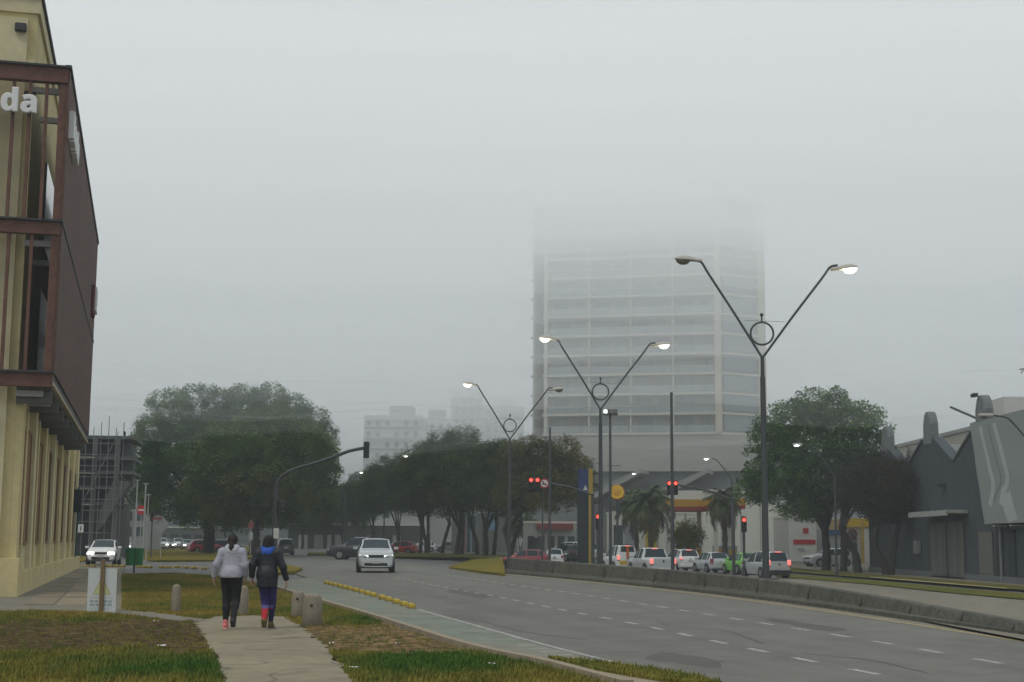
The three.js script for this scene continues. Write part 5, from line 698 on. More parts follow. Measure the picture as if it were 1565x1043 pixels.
  { // rounded yellow-green bush at the station
    const d = 132, f = V(xAt(1050, d), -0.6, -d); const b = tree('round_bush', 'rounded yellow-green bush in front of the station canopy', f, crownFrom([[1050, 816, 20, 19], [1040, 822, 15, 15], [1062, 820, 12, 14], [1048, 832, 18, 10]], d, f), { seed: 71, fork: 0.6, r: 0.16, skirt: 0.3, color: [0.07, 0.085, 0.02], color2: [0.19, 0.16, 0.02], small: true, limbs: 3, dens: 1.8 }); b.userData.category = 'bush';
    const d2 = 190; const f2b = V(xAt(795, d2), -0.3, -d2); const b2 = tree('green_bush', 'pale green bush behind the end of the avenue trees', f2b, crownFrom([[795, 805, 24, 16], [815, 815, 18, 14], [650, 815, 20, 12]].slice(0, 2), d2, f2b), { seed: 72, fork: 0.6, r: 0.16, skirt: 0.3, color: [0.075, 0.1, 0.035], color2: [0.1, 0.12, 0.045], limbs: 2 }); b2.userData.category = 'bush';
  }
  // palms
  const palm = (px, d, topPy, fr, seed, label, rt = 0.22) => {
    const q = mulberry(seed), f = V(xAt(px, d), -0.6, -d), h = hAt(px, topPy, d) + 0.6, o = thing('palm', label, 'palm', [f.x, f.y, f.z]);
    const c = []; part(o, 'trunk', limb([V(0, -0.2, 0), V(0.08, h * 0.4, 0), V(0, h * 0.75, 0.05), V(0, h, 0)], rt * 1.2, rt * 0.9, 14), new THREE.MeshStandardMaterial({ color: C(0.10, 0.085, 0.06), map: grain(4), roughness: 0.95 }));
    const mF = [[0.055, 0.085, 0.022], [0.085, 0.105, 0.03], [0.12, 0.1, 0.035]].map(k => new THREE.MeshPhysicalMaterial({ color: C(...k), roughness: 0.6, side: THREE.DoubleSide }));
    const n = 46; for (let i = 0; i < n; i++) {
      const t = i / n, az = i * 2.399 + q() * 0.4, el = lerp(1.35, -0.75, Math.pow(t, 0.85)) + (q() - 0.5) * 0.25, L = fr * (0.85 + 0.3 * q()), dirH = V(Math.cos(az), 0, Math.sin(az)), sag = 0.55 + 0.35 * q();
      const pt = (s) => { const a = el - sag * 1.6 * s * s; return V(0, h, 0).addScaledVector(dirH, L * (Math.cos(el) * s * 0.55 + Math.cos(a) * s * 0.45)).add(V(0, L * (Math.sin(el) * s - sag * 0.75 * s * s), 0)); };
      const pos = [], idx = [], side = V(-dirH.z, 0, dirH.x), NL = 18;
      for (let k = 0; k < NL; k++) { const s = 0.12 + 0.88 * k / NL, p = pt(s), p2 = pt(Math.min(1, s + 0.05)), ll = L * 0.34 * Math.sin(Math.PI * Math.min(0.97, 0.16 + s * 0.8)); for (const sg of [-1, 1]) { const e = p.clone().addScaledVector(side, sg * ll * 0.72).addScaledVector(p2.clone().sub(p).normalize(), ll * 0.5).add(V(0, -ll * (0.25 + 0.5 * q()), 0)); const b = pos.length / 3; pos.push(p.x, p.y, p.z, p2.x, p2.y, p2.z, e.x, e.y, e.z); idx.push(b, b + 1, b + 2); } }
      for (let k = 0; k < 8; k++) { const a = pt(k / 8), b2 = pt((k + 1) / 8), b = pos.length / 3, w = 0.035 * (1 - k / 9); pos.push(a.x - side.x * w, a.y, a.z - side.z * w, a.x + side.x * w, a.y, a.z + side.z * w, b2.x, b2.y + 0.01, b2.z); idx.push(b, b + 1, b + 2); }
      part(o, 'frond', geoFrom(pos, idx), mF[t > 0.8 ? 2 : (i % 3 === 0 ? 1 : 0)]);
    }
    return o;
  };
  palm(994, 128, 765, 2.9, 1, 'tall palm with drooping fronds in front of the station shop', 0.24);
  palm(972, 134, 772, 2.5, 2, 'palm half merged behind the tall station palm', 0.2);
  palm(1107, 130, 762, 2.3, 3, 'smaller palm between the canopy and the leafy tree', 0.24);
}
// ---------------------------------------------------------------- vehicles: lofted bodies, glass cut from the same surface
const mTyre = M(0.018, 0.018, 0.019, 0.9), mRim = M(0.32, 0.33, 0.34, 0.35, { metalness: 0.7 }), mTrim = M(0.02, 0.021, 0.022, 0.6), mCarGlass = new THREE.MeshPhysicalMaterial({ color: C(0.03, 0.05, 0.062), roughness: 0.16, specularIntensity: 0.45 }), mChrome = M(0.55, 0.55, 0.55, 0.2, { metalness: 0.9 }), mPlate = M(0.55, 0.55, 0.52, 0.5), mTailOff = M(0.28, 0.015, 0.012, 0.25), mTailOn = glow(1, 0.05, 0.03, 0.95), mHeadOff = M(0.5, 0.52, 0.53, 0.12), mHeadOn = glow(1, 0.95, 0.85, 4.5), mDRL = glow(0.95, 1, 1, 2.6), mAmber = M(0.5, 0.17, 0.02, 0.3);
const paint = (r, g, b, metal = 0.25) => new THREE.MeshPhysicalMaterial({ color: C(r, g, b), roughness: 0.38, metalness: metal, clearcoat: 0.9, clearcoatRoughness: 0.06 });
// top: centreline height over x (front is +x); belt: window sill height; cab: [rear window foot, roof rear, roof front, windscreen foot]
const KIND = {
  hatch: { L: 3.95, W: 1.7, H: 1.48, top: [[-1.97, 0.55], [-1.95, 0.82], [-1.86, 1.02], [-1.5, 1.42], [-1.05, 1.475], [-0.3, 1.48], [0.15, 1.44], [0.98, 1.0], [1.35, 0.93], [1.75, 0.82], [1.93, 0.66], [1.97, 0.5]], belt: [0.94, 0.9], cab: [-1.86, -1.5, 0.15, 0.98], wheels: [-1.22, 1.27], wr: 0.31, pillars: [-1.2, -0.2] },
  suv: { L: 4.4, W: 1.82, H: 1.64, top: [[-2.2, 0.6], [-2.18, 0.95], [-2.08, 1.12], [-1.72, 1.58], [-1.2, 1.64], [-0.3, 1.645], [0.25, 1.6], [1.05, 1.14], [1.45, 1.08], [1.95, 0.98], [2.15, 0.8], [2.2, 0.55]], belt: [1.08, 1.02], cab: [-2.08, -1.72, 0.25, 1.05], wheels: [-1.32, 1.36], wr: 0.355, pillars: [-1.45, -0.25] },
  mpv: { L: 4.36, W: 1.74, H: 1.67, top: [[-2.18, 0.6], [-2.17, 0.9], [-2.12, 1.06], [-1.95, 1.58], [-1.5, 1.655], [-0.5, 1.67], [0.25, 1.6], [1.2, 1.1], [1.55, 1.0], [1.95, 0.88], [2.14, 0.72], [2.18, 0.5]], belt: [1.02, 0.97], cab: [-2.12, -1.95, 0.25, 1.2], wheels: [-1.28, 1.34], wr: 0.325, pillars: [-1.35, -0.25] },
  pickup: { L: 5.25, W: 1.93, H: 1.8, top: [[-2.62, 0.62], [-2.61, 1.0], [-2.58, 1.1], [-1.02, 1.12], [-0.98, 1.18], [-0.75, 1.74], [-0.3, 1.8], [0.3, 1.79], [0.6, 1.72], [1.3, 1.22], [1.8, 1.16], [2.35, 1.08], [2.58, 0.9], [2.62, 0.6]], belt: [1.12, 1.1], cab: [-0.98, -0.75, 0.6, 1.3], wheels: [-1.6, 1.5], wr: 0.38, pillars: [-0.1] },
  van: { L: 4.3, W: 1.78, H: 1.92, top: [[-2.15, 0.6], [-2.14, 1.0], [-2.12, 1.16], [-2.04, 1.84], [-1.6, 1.91], [-0.3, 1.92], [0.35, 1.82], [1.2, 1.2], [1.6, 1.06], [1.95, 0.94], [2.12, 0.74], [2.15, 0.5]], belt: [1.12, 1.06], cab: [-2.12, -2.04, 0.35, 1.2], wheels: [-1.3, 1.3], wr: 0.33, pillars: [-1.3, -0.2] },
};
function carBody(k) {
  const S = [], xs = new Set(k.top.map(p => p[0])); for (const p of [...k.pillars, ...k.cab]) { xs.add(p - 0.05); xs.add(p + 0.05); } for (let x = -k.L / 2 + 0.2; x < k.L / 2; x += 0.2) xs.add(x);
  const X = [...xs].filter(x => x >= -k.L / 2 && x <= k.L / 2).sort((a, b) => a - b).filter((x, i, a) => !i || x - a[i - 1] > 0.012);
  const topAt = (x) => { for (let i = 1; i < k.top.length; i++) if (x <= k.top[i][0]) { const [a, b] = [k.top[i - 1], k.top[i]], t = (x - a[0]) / (b[0] - a[0]); return lerp(a[1], b[1], t); } return k.top.at(-1)[1]; };
  const pos = [], NP = 12;
  for (const x of X) {
    const u = Math.abs(x) / (k.L / 2), w = k.W / 2 * (1 - 0.13 * Math.pow(u, 7) - 0.03 * u * u), yt = topAt(x), bl = lerp(k.belt[0], k.belt[1], (x + k.L / 2) / k.L), b = Math.min(bl, yt - 0.06), g = clamp((yt - bl) / 0.42), y0 = 0.2 + 0.1 * Math.pow(u, 8), tw = lerp(0.9, 0.73, g);
    const sec = [[0, y0], [0.84, y0], [0.95, y0 + 0.07], [0.995, lerp(y0, b, 0.42)], [1.0, lerp(y0, b, 0.6)], [0.985, b - 0.05], [0.95, b], [lerp(0.95, tw, 0.5) + 0.012, lerp(b, yt, 0.5)], [tw + 0.015, lerp(b, yt, 0.92)], [tw - 0.07, yt - 0.012 * g], [tw * 0.5, yt + 0.012], [0, yt + 0.018]];
    for (const [z, y] of sec) pos.push(x, y, z * w);
  }
  return { X, pos, NP };
}
function car(kind, label, px, py, d, heading, col, opt = {}) {
  const k = KIND[kind], { X, pos, NP } = carBody(k), n = X.length, both = [...pos], half = pos.length / 3; for (let i = 0; i < half; i++) both.push(pos[i * 3], pos[i * 3 + 1], -pos[i * 3 + 2]);
  const q = { body: [], front: [], rear: [] }, quad = (arr, a, b, c, e) => arr.push(a, b, c, b, e, c);
  for (let i = 0; i < n - 1; i++) for (let j = 0; j < NP - 1; j++) {
    const x = (X[i] + X[i + 1]) / 2, [r0, r1, f1, f0] = k.cab; let t = 'body';
    if ((j === 6 || j === 7) && x > r0 + 0.3 && x < f0 - 0.32 && !k.pillars.some(p => Math.abs(x - p) < 0.06)) { if (!(opt.panelVan && x < -0.1)) t = 'side' + k.pillars.filter(p => p > x).length; }
    if (j >= 9 || j === 8) { if (x > f1 + 0.02 && x < f0 - 0.03 && j >= 9) t = 'front'; if (x < r1 - 0.0 && x > r0 + 0.02 && j >= 9) t = 'rear'; }
    for (const s of [0, 1]) { const o = s * half, a = o + i * NP + j, b = a + 1, c = a + NP, e = c + 1, arr = q[t.startsWith('side') ? t + s : t] ??= []; s ? quad(arr, a, c, b, e) : quad(arr, a, b, c, e); }
  }
  for (const [i, f] of [[0, 1], [n - 1, 0]]) for (let j = 1; j < NP - 1; j++) { const a = i * NP; for (const s of [0, 1]) { const o = s * half; (f ^ s) ? q.body.push(o + a, o + a + j + 1, o + a + j) : q.body.push(o + a, o + a + j, o + a + j + 1); } }
  const sub = (idx) => { if (!idx.length) return null; const g = new THREE.BufferGeometry(); g.setAttribute('position', new THREE.Float32BufferAttribute(both, 3)); g.setIndex(idx); return toCreasedNormals(g.toNonIndexed(), 0.6); };
  const x0 = xAt(px, d), lv = opt.y ?? level(x0, -d) + 0.02, o = thing(opt.name ?? 'car', label, opt.cat ?? 'car', [x0, lv, -d], heading, opt.group), pm = paint(...col);
  part(o, 'body', sub(q.body), pm); const fr = sub(q.front), re = sub(q.rear);
  if (fr) part(o, 'windscreen', fr, mCarGlass); if (re) part(o, 'rear_window', re, opt.rearMat ?? mCarGlass); for (const key of Object.keys(q)) if (key.startsWith('side')) part(o, 'side_window', sub(q[key]), mCarGlass);
  const W = k.W / 2, hl = k.L / 2, wb = k.belt[0];
  for (const x of k.wheels) for (const s of [-1, 1]) {
    part(o, 'wheel_arch', new THREE.CylinderGeometry(k.wr * 1.2, k.wr * 1.2, 0.1, 22).rotateX(Math.PI / 2), mTrim, [x, k.wr + 0.02, s * (W - 0.035)]);
    const w = new THREE.Group(); w.name = 'wheel'; w.position.set(x, k.wr, s * (W - 0.09)); o.add(w); part(w, 'tyre', new THREE.CylinderGeometry(k.wr, k.wr, 0.22, 24).rotateX(Math.PI / 2), mTyre); part(w, 'rim', new THREE.CylinderGeometry(k.wr * 0.66, k.wr * 0.62, 0.02, 12).rotateX(Math.PI / 2), mRim, [0, 0, s * 0.115]);
  }
  // front
  const fm = opt.head === 2 ? mHeadOn : opt.head ? mDRL : mHeadOff, hy = wb * 0.72;
  for (const s of [-1, 1]) { part(o, 'headlight', rbox(0.34, opt.slim ? 0.1 : 0.16, 0.4, 0.04), opt.slim ? mHeadOff : fm, [hl - 0.2, hy, s * (W - 0.29)], [0, -s * 0.38, 0]); if (opt.slim) part(o, 'running_light', bar([hl - 0.05, hy + 0.01, s * (W - 0.55)], [hl - 0.2, hy + 0.07, s * (W - 0.12)], 0.06, 0.055), mDRL); part(o, 'mirror', rbox(0.14, 0.14, 0.24, 0.04), pm, [k.cab[3] - 0.38, wb + 0.09, s * (W + 0.1)]); part(o, 'air_vent', rbox(0.1, 0.3, 0.2, 0.03), mTrim, [hl - 0.13, hy - 0.25, s * (W - 0.3)], [0, -s * 0.3, 0]); }
  part(o, 'grille', rbox(0.08, 0.12, k.W * 0.42, 0.02), mTrim, [hl - 0.035, hy + 0.02, 0]); part(o, 'lower_grille', rbox(0.1, 0.16, k.W * 0.62, 0.03), mTrim, [hl - 0.04, 0.4, 0]); part(o, 'skid_plate', rbox(0.1, 0.05, k.W * 0.6, 0.02), opt.slim ? mChrome : mTrim, [hl - 0.03, 0.29, 0]); part(o, 'number_plate', box(0.02, 0.11, 0.4), mPlate, [hl + 0.005, 0.5, 0]);
  // rear
  const tm = opt.brake ? mTailOn : mTailOff, ty = opt.tailY ?? wb * 0.9;
  for (const s of [-1, 1]) { const t = part(o, 'tail_light', rbox(0.16, opt.tallTail ? 0.34 : 0.18, 0.24, 0.05), tm, [-hl + 0.09, ty, s * (W - 0.2)], [0, s * 0.28, 0]); part(t, 'indicator', box(0.02, 0.06, 0.2, -0.08, -0.12 - (opt.tallTail ? 0.1 : 0), 0), mTailOff); }
  if (opt.brake) part(o, 'high_brake_light', rbox(0.1, 0.06, 0.4, 0.02), mTailOn, [k.cab[1] - 0.06 + (kind === 'pickup' ? 0.02 : 0), k.H - 0.05, 0]);
  part(o, 'rear_bumper', rbox(0.18, 0.24, k.W * 0.9, 0.06), opt.rearBump ? mTrim : pm, [-hl + 0.06, 0.42, 0]); part(o, 'rear_skirt', rbox(0.1, 0.12, k.W * 0.82, 0.03), mTrim, [-hl + 0.06, 0.27, 0]); part(o, 'number_plate', box(0.02, 0.13, 0.42), mPlate, [-hl + (kind === 'pickup' ? -0.035 : 0.0), kind === 'pickup' ? 0.42 : wb * 0.72, 0]); part(o, 'rear_badge', new THREE.CylinderGeometry(0.07, 0.07, 0.02, 16).rotateZ(Math.PI / 2), kind === 'pickup' ? mTrim : mChrome, [-hl + 0.0, wb * 0.86, 0]);
  if (opt.extra) opt.extra(o, k); return o;
}
const RD = Math.PI / 2 + 0.212, SILVER = [0.4, 0.42, 0.43, 0.4], WHITE = [0.84, 0.84, 0.82, 0.02]; // heading of the avenue, away from the camera
const yawTo = RD + Math.PI;
car('suv', 'silver sport utility car with slim lit lamps driving up the avenue', 574, 872, 73, yawTo - 0.1, [0.55, 0.58, 0.6, 0.25], { y: 0.006, head: 1, slim: true, extra: (o, k) => { for (const s of [-1, 1]) part(o, 'roof_rail', rbox(1.6, 0.04, 0.04, 0.015, -0.7, k.H + 0.03, s * 0.58), mTrim); } });
car('pickup', 'dark pickup truck crossing behind the silver car', 551, 857, 118, Math.PI - 0.12, [0.02, 0.022, 0.03, 0.2], { y: 0.0, head: 0 });
car('hatch', 'white hatchback with lit headlamps turning in from the side street', 160, 862, 88, yawTo - 0.05, WHITE, { y: 0.0, head: 2 });
car('mpv', 'pale car following behind the white hatchback', 189, 838, 150, yawTo, [0.5, 0.5, 0.5, 0.1], { y: 0, head: 1 });
car('van', 'white van parked along the scaffolded building', 136, 845, 130, RD - 0.1, [0.55, 0.55, 0.54, 0.05], { y: 0 });
car('hatch', 'white low car behind the van at the kerb', 117, 845, 138, RD + 0.9, WHITE, { y: 0 });
car('mpv', 'dark car driving away under the mast arm', 435, 846, 152, RD + 0.02, [0.03, 0.033, 0.035, 0.2], { y: 0, brake: false });
car('hatch', 'red car parked beneath the large tree', 314, 842, 166, 0.5, [0.45, 0.02, 0.025, 0.05], { y: 0 });
car('hatch', 'black car parked beside the red car under the tree', 345, 842, 168, 0.3, [0.02, 0.02, 0.022, 0.1], { y: 0 });
[[247, 206], [257, 214], [272, 222], [287, 203]].forEach(([px, d], i) => car(i % 2 ? 'hatch' : 'mpv', 'far car with lit headlamps on the side street', px, 0, d, yawTo + 0.1, i % 2 ? [0.3, 0.31, 0.32, 0.2] : WHITE, { y: 0, head: i === 2 ? 1 : 2, group: 'far cars with lit headlamps' }));
car('hatch', 'red car with bright front lamps far behind the silver car', 612, 840, 168, Math.PI - 0.25, [0.5, 0.03, 0.03, 0.05], { y: 0, head: 1 });
car('hatch', 'red hatchback seen from the side beyond the end of the wall', 803, 0, 121, Math.PI - 0.16, [0.36, 0.012, 0.03, 0.1], {});
car('hatch', 'small white hatchback beside the red one', 848, 0, 126, RD - 0.25, WHITE, {});
car('mpv', 'white car parked far behind the small hatchback', 868, 0, 150, RD + 0.6, WHITE, {});
car('suv', 'dark car parked before the corner store', 872, 0, 138, RD + 0.1, [0.03, 0.03, 0.03, 0.1], {});
car('suv', 'white car parked at the foot of the totem', 893, 0, 142, RD + 0.35, WHITE, {});
[[606, 210], [645, 205], [685, 214]].forEach(([px, d], i) => car('hatch', 'far parked car half hidden between the avenue trunks', px, 0, d, Math.PI + 0.2, [[0.3, 0.32, 0.4, 0.1], WHITE, [0.45, 0.45, 0.45, 0.1]][i], { y: 0, group: 'far cars between the avenue trunks' }));
// the queue at the red light
car('van', 'white service van with orange and yellow marks waiting in the queue', 947, 0, 111, RD, WHITE, { brake: true, tallTail: true, extra: (o, k) => { part(o, 'orange_stripe', box(0.02, 1.1, 0.2, -k.L / 2 + 0.02, 1.35, 0.0), M(0.65, 0.14, 0.02)); part(o, 'yellow_stripe', box(0.02, 0.3, 1.3, -k.L / 2 - 0.03, 0.62, 0), M(0.65, 0.42, 0.03)); part(o, 'roof_rack', merge([box(1.8, 0.04, 0.05, -0.8, k.H + 0.06, -0.5), box(1.8, 0.04, 0.05, -0.8, k.H + 0.06, 0.5), box(0.05, 0.04, 1.1, -1.5, k.H + 0.06, 0), box(0.05, 0.04, 1.1, -0.3, k.H + 0.06, 0)]), mTrim); } });
car('pickup', 'silver pickup truck with dark rear window waiting in the queue', 995, 0, 96, RD, [0.56, 0.58, 0.59, 0.2], { brake: true, tallTail: true, tailY: 0.95 });
car('suv', 'white sport utility car braking in the queue behind the dark pole', 1041, 0, 112, RD, WHITE, { brake: true });
car('hatch', 'silver hatchback waiting between the white and the green car', 1087, 0, 107, RD, [0.55, 0.57, 0.6, 0.2], { tallTail: true, tailY: 0.85 });
car('hatch', 'bright lime green hatchback waiting in the queue', 1134, 0, 103, RD, [0.16, 0.62, 0.02, 0.02], { tailY: 0.8 });
car('mpv', 'silver people carrier with a black lower bumper, last in the queue', 1169, 0, 91, RD + 0.02, [0.52, 0.54, 0.55, 0.2], { brake: true, tallTail: true, tailY: 0.98, rearBump: true });
car('suv', 'pale silver car parked in front of the shop behind the trunks', 1265, 0, 130, Math.PI + 0.35, [0.5, 0.52, 0.53, 0.25], {});
// ---------------------------------------------------------------- two women walking away along the path
function surfaceNets(f, lo, hi, cell) { // mesh of f = 0 (f < 0 inside)
  const n = [0, 1, 2].map(i => Math.ceil((hi[i] - lo[i]) / cell) + 1), id = (x, y, z) => x + n[0] * (y + n[1] * z), val = new Float32Array(n[0] * n[1] * n[2]);
  for (let z = 0; z < n[2]; z++) for (let y = 0; y < n[1]; y++) for (let x = 0; x < n[0]; x++) val[id(x, y, z)] = f(lo[0] + x * cell, lo[1] + y * cell, lo[2] + z * cell);
  const vid = new Int32Array(val.length).fill(-1), pos = [], idx = [];
  for (let z = 0; z < n[2] - 1; z++) for (let y = 0; y < n[1] - 1; y++) for (let x = 0; x < n[0] - 1; x++) {
    let s = [0, 0, 0], c = 0, m = 0; const v = []; for (let k = 0; k < 8; k++) { v.push(val[id(x + (k & 1), y + (k >> 1 & 1), z + (k >> 2))]); if (v[k] < 0) m |= 1 << k; } if (m === 0 || m === 255) continue;
    for (let a = 0; a < 8; a++) for (const b of [1, 2, 4]) { if (a & b) continue; const e = a | b; if ((v[a] < 0) === (v[e] < 0)) continue; const t = v[a] / (v[a] - v[e]); s[0] += (a & 1) + (b === 1 ? t : 0); s[1] += (a >> 1 & 1) + (b === 2 ? t : 0); s[2] += (a >> 2) + (b === 4 ? t : 0); c++; }
    vid[id(x, y, z)] = pos.length / 3; pos.push(lo[0] + (x + s[0] / c) * cell, lo[1] + (y + s[1] / c) * cell, lo[2] + (z + s[2] / c) * cell);
  }
  for (let z = 1; z < n[2] - 1; z++) for (let y = 1; y < n[1] - 1; y++) for (let x = 1; x < n[0] - 1; x++) {
    const a = val[id(x, y, z)] < 0; const face = (b, q) => { if (a === b) return; const [p0, p1, p2, p3] = q; a ? idx.push(p0, p1, p2, p0, p2, p3) : idx.push(p0, p2, p1, p0, p3, p2); };
    face(val[id(x + 1, y, z)] < 0, [vid[id(x, y - 1, z - 1)], vid[id(x, y, z - 1)], vid[id(x, y, z)], vid[id(x, y - 1, z)]]);
    face(val[id(x, y + 1, z)] < 0, [vid[id(x - 1, y, z - 1)], vid[id(x - 1, y, z)], vid[id(x, y, z)], vid[id(x, y, z - 1)]]);
    face(val[id(x, y, z + 1)] < 0, [vid[id(x - 1, y - 1, z)], vid[id(x, y - 1, z)], vid[id(x, y, z)], vid[id(x - 1, y, z)]]);
  }
  return geoFrom(pos, idx);
}
const sub3 = (a, b) => [a[0] - b[0], a[1] - b[1], a[2] - b[2]], dot3 = (a, b) => a[0] * b[0] + a[1] * b[1] + a[2] * b[2];
const cap = (a, b, ra, rb, sz = 1) => (x, y, z) => { const d = sub3(b, a), p = [x - a[0], y - a[1], z - a[2]], t = clamp(dot3(p, d) / dot3(d, d)), e = [p[0] - d[0] * t, p[1] - d[1] * t, (p[2] - d[2] * t) / sz]; return (Math.hypot(...e) - lerp(ra, rb, t)) * Math.min(1, sz); };
const ell = (c, r) => (x, y, z) => { const k = Math.hypot((x - c[0]) / r[0], (y - c[1]) / r[1], (z - c[2]) / r[2]); return (k - 1) * Math.min(...r); };
const smin = (k, ...fs) => (x, y, z) => { let r = fs[0](x, y, z); for (let i = 1; i < fs.length; i++) { const b = fs[i](x, y, z), h = clamp(0.5 + 0.5 * (b - r) / k); r = lerp(b, r, h) - k * h * (1 - h); } return r; };
const cut = (f, g) => (x, y, z) => Math.max(f(x, y, z), g(x, y, z));
const offsetF = (f, k) => (x, y, z) => f(x, y, z) - k;
// facing -z (away from the camera); x to the right. J: joints in metres
function person(label, px, py, J, look) {
  const foot = at(px, py, LV + 0.012), o = thing('person', label, 'person', [foot.x, foot.y, foot.z], look.turn ?? 0); o.scale.setScalar(0.95);
  const leg = (s) => [cap(J['hip' + s], J['knee' + s], look.thigh, look.knee), cap(J['knee' + s], J['calf' + s], look.knee, look.calf), cap(J['calf' + s], J['ankle' + s], look.calf, look.ankle)];
  const arm = (s, k = 0) => [cap(J['sh' + s], J['el' + s], 0.056 + k, 0.045 + k), cap(J['el' + s], J['wr' + s], 0.044 + k, 0.03 + k * 0.9)];
  const up = (k) => [cap(J.waist, J.chest, look.waistR + k, look.chestR + k, 0.72), cap(J.shL, J.shR, 0.058 + k * 0.6, 0.058 + k * 0.6), cap(J.neck, J.shL, 0.05 + k * 0.4, 0.05 + k * 0.4), cap(J.neck, J.shR, 0.05 + k * 0.4, 0.05 + k * 0.4)], torso = (k) => [cap(J.pelvis, J.waist, look.hipR + k, look.waistR + k, 0.72), ...up(k)];
  const hd = J.head, headF = smin(0.03, ell(hd, [0.076, 0.108, 0.093]), ell([hd[0], hd[1] - 0.07, hd[2] - 0.03], [0.055, 0.055, 0.06]), ell([hd[0], hd[1] - 0.015, hd[2] - 0.1], [0.014, 0.024, 0.02]), ell([hd[0] - 0.078, hd[1] - 0.01, hd[2]], [0.012, 0.03, 0.02]), ell([hd[0] + 0.078, hd[1] - 0.01, hd[2]], [0.012, 0.03, 0.02]));
  const handF = (s) => { const w = J['wr' + s], sg = s === 'L' ? -1 : 1, fs = [ell([w[0], w[1] - 0.05, w[2]], [0.02, 0.05, 0.04])]; for (let i = 0; i < 4; i++) { const z = w[2] - 0.028 + i * 0.019, l = [0.062, 0.072, 0.068, 0.052][i]; fs.push(cap([w[0], w[1] - 0.085, z], [w[0] - sg * 0.008, w[1] - 0.09 - l * 0.5, z - 0.004], 0.0095, 0.009), cap([w[0] - sg * 0.008, w[1] - 0.09 - l * 0.5, z - 0.004], [w[0] - sg * 0.028, w[1] - 0.09 - l, z - 0.004], 0.009, 0.0078)); } fs.push(cap([w[0] - sg * 0.005, w[1] - 0.03, w[2] - 0.034], [w[0] - sg * 0.02, w[1] - 0.075, w[2] - 0.06], 0.011, 0.009)); return smin(0.008, ...fs); };
  const skin = smin(0.03, ...torso(-0.03), ...leg('L').map(f => offsetF(f, -0.012)), ...leg('R').map(f => offsetF(f, -0.012)), ...arm('L', -0.01), ...arm('R', -0.01), cap(J.chest, J.neck, 0.06, 0.05), cap(J.neck, hd, 0.05, 0.05));
  const lo = [-0.55, -0.02, -0.5], hi = [0.55, 1.8, 0.5], mSkin = M(0.42, 0.26, 0.19, 0.6);
  const gBody = merge([surfaceNets(skin, lo, hi, 0.02), surfaceNets(headF, [hd[0] - 0.13, hd[1] - 0.17, hd[2] - 0.15], [hd[0] + 0.13, hd[1] + 0.14, hd[2] + 0.13], 0.007), ...['L', 'R'].map(s => { const w = J['wr' + s]; return surfaceNets(handF(s), [w[0] - 0.07, w[1] - 0.2, w[2] - 0.1], [w[0] + 0.07, w[1] + 0.03, w[2] + 0.07], 0.005); })]);
  const body = part(o, 'body', gBody, mSkin);
  // trousers
  const fold = (x, y, z) => 0.006 * N3(x * 9, y * 22, z * 9);
  const tr = smin(0.04, ...leg('L'), ...leg('R'), cap(J.pelvis, J.waist, look.hipR, look.waistR, 0.74), ell([J.pelvis[0] - 0.075, J.pelvis[1] - 0.03, J.pelvis[2] + 0.06], [0.1, 0.11, 0.1]), ell([J.pelvis[0] + 0.075, J.pelvis[1] - 0.03, J.pelvis[2] + 0.06], [0.1, 0.11, 0.1]));
  const trF = cut((x, y, z) => tr(x, y, z) + fold(x, y, z) * 0.5, (x, y, z) => Math.max(y - (J.waist[1] + 0.02), look.hem - y));
  const gT = surfaceNets(trF, lo, hi, 0.012), col = [], P = gT.attributes.position; for (let i = 0; i < P.count; i++) col.push(...look.trousers(P.getX(i), P.getY(i), P.getZ(i))); gT.setAttribute('color', new THREE.Float32BufferAttribute(col, 3)); part(body, 'leggings', gT, new THREE.MeshStandardMaterial({ vertexColors: true, roughness: 0.85 }));
  // top
  const hemY = look.topHem, skirtF = smin(0.03, cap([0, hemY - 0.25, J.pelvis[2] + 0.03], [0, J.pelvis[1], J.pelvis[2] + 0.03], look.hipR + 0.012 + look.flare, look.hipR + look.puff + look.flare, 0.98), cap(J.pelvis, J.waist, look.hipR + look.puff + look.flare, look.waistR + look.puff, 0.8), ...up(look.puff)), bodyF = cut(skirtF, (x, y, z) => hemY - y), topF = smin(0.03, bodyF, ...arm('L', look.sleeve), ...arm('R', look.sleeve));
  const cuff = (s) => { const w = J['wr' + s], e = J['el' + s], d = V(...w).sub(V(...e)).normalize(); return (x, y, z) => { const q = V(x - w[0], y - w[1], z - w[2]); return q.lengthSq() < 0.03 ? q.dot(d) - 0.005 : -1; }; };
  const cl = cuff('L'), cr = cuff('R'), topG = surfaceNets((x, y, z) => Math.max(topF(x, y, z) + 0.0045 * N3(x * 7, y * 13, z * 7), cl(x, y, z), cr(x, y, z), y - (J.neck[1] + 0.005)), lo, hi, 0.012);
  part(body, look.topName, topG, look.topMat);
  if (look.hood) { const nk = J.neck, h = look.hood; part(body, 'hood', surfaceNets((x, y, z) => smin(0.03, cap([nk[0] - 0.07, nk[1] + 0.0, nk[2] + 0.04], [nk[0] + 0.07, nk[1] + 0.0, nk[2] + 0.04], 0.055, 0.055), ell([nk[0], nk[1] - 0.06, nk[2] + 0.085], [h.w, h.h, 0.055]), cap([nk[0] - 0.085, nk[1] + 0.0, nk[2] + 0.02], [nk[0] - 0.07, nk[1] - 0.01, nk[2] - 0.07], 0.035, 0.03), cap([nk[0] + 0.085, nk[1] + 0.0, nk[2] + 0.02], [nk[0] + 0.07, nk[1] - 0.01, nk[2] - 0.07], 0.035, 0.03))(x, y, z) + 0.006 * N3(x * 18, y * 18, z * 18), [nk[0] - 0.22, nk[1] - 0.28, nk[2] - 0.16], [nk[0] + 0.22, nk[1] + 0.12, nk[2] + 0.22], 0.01), h.mat); }
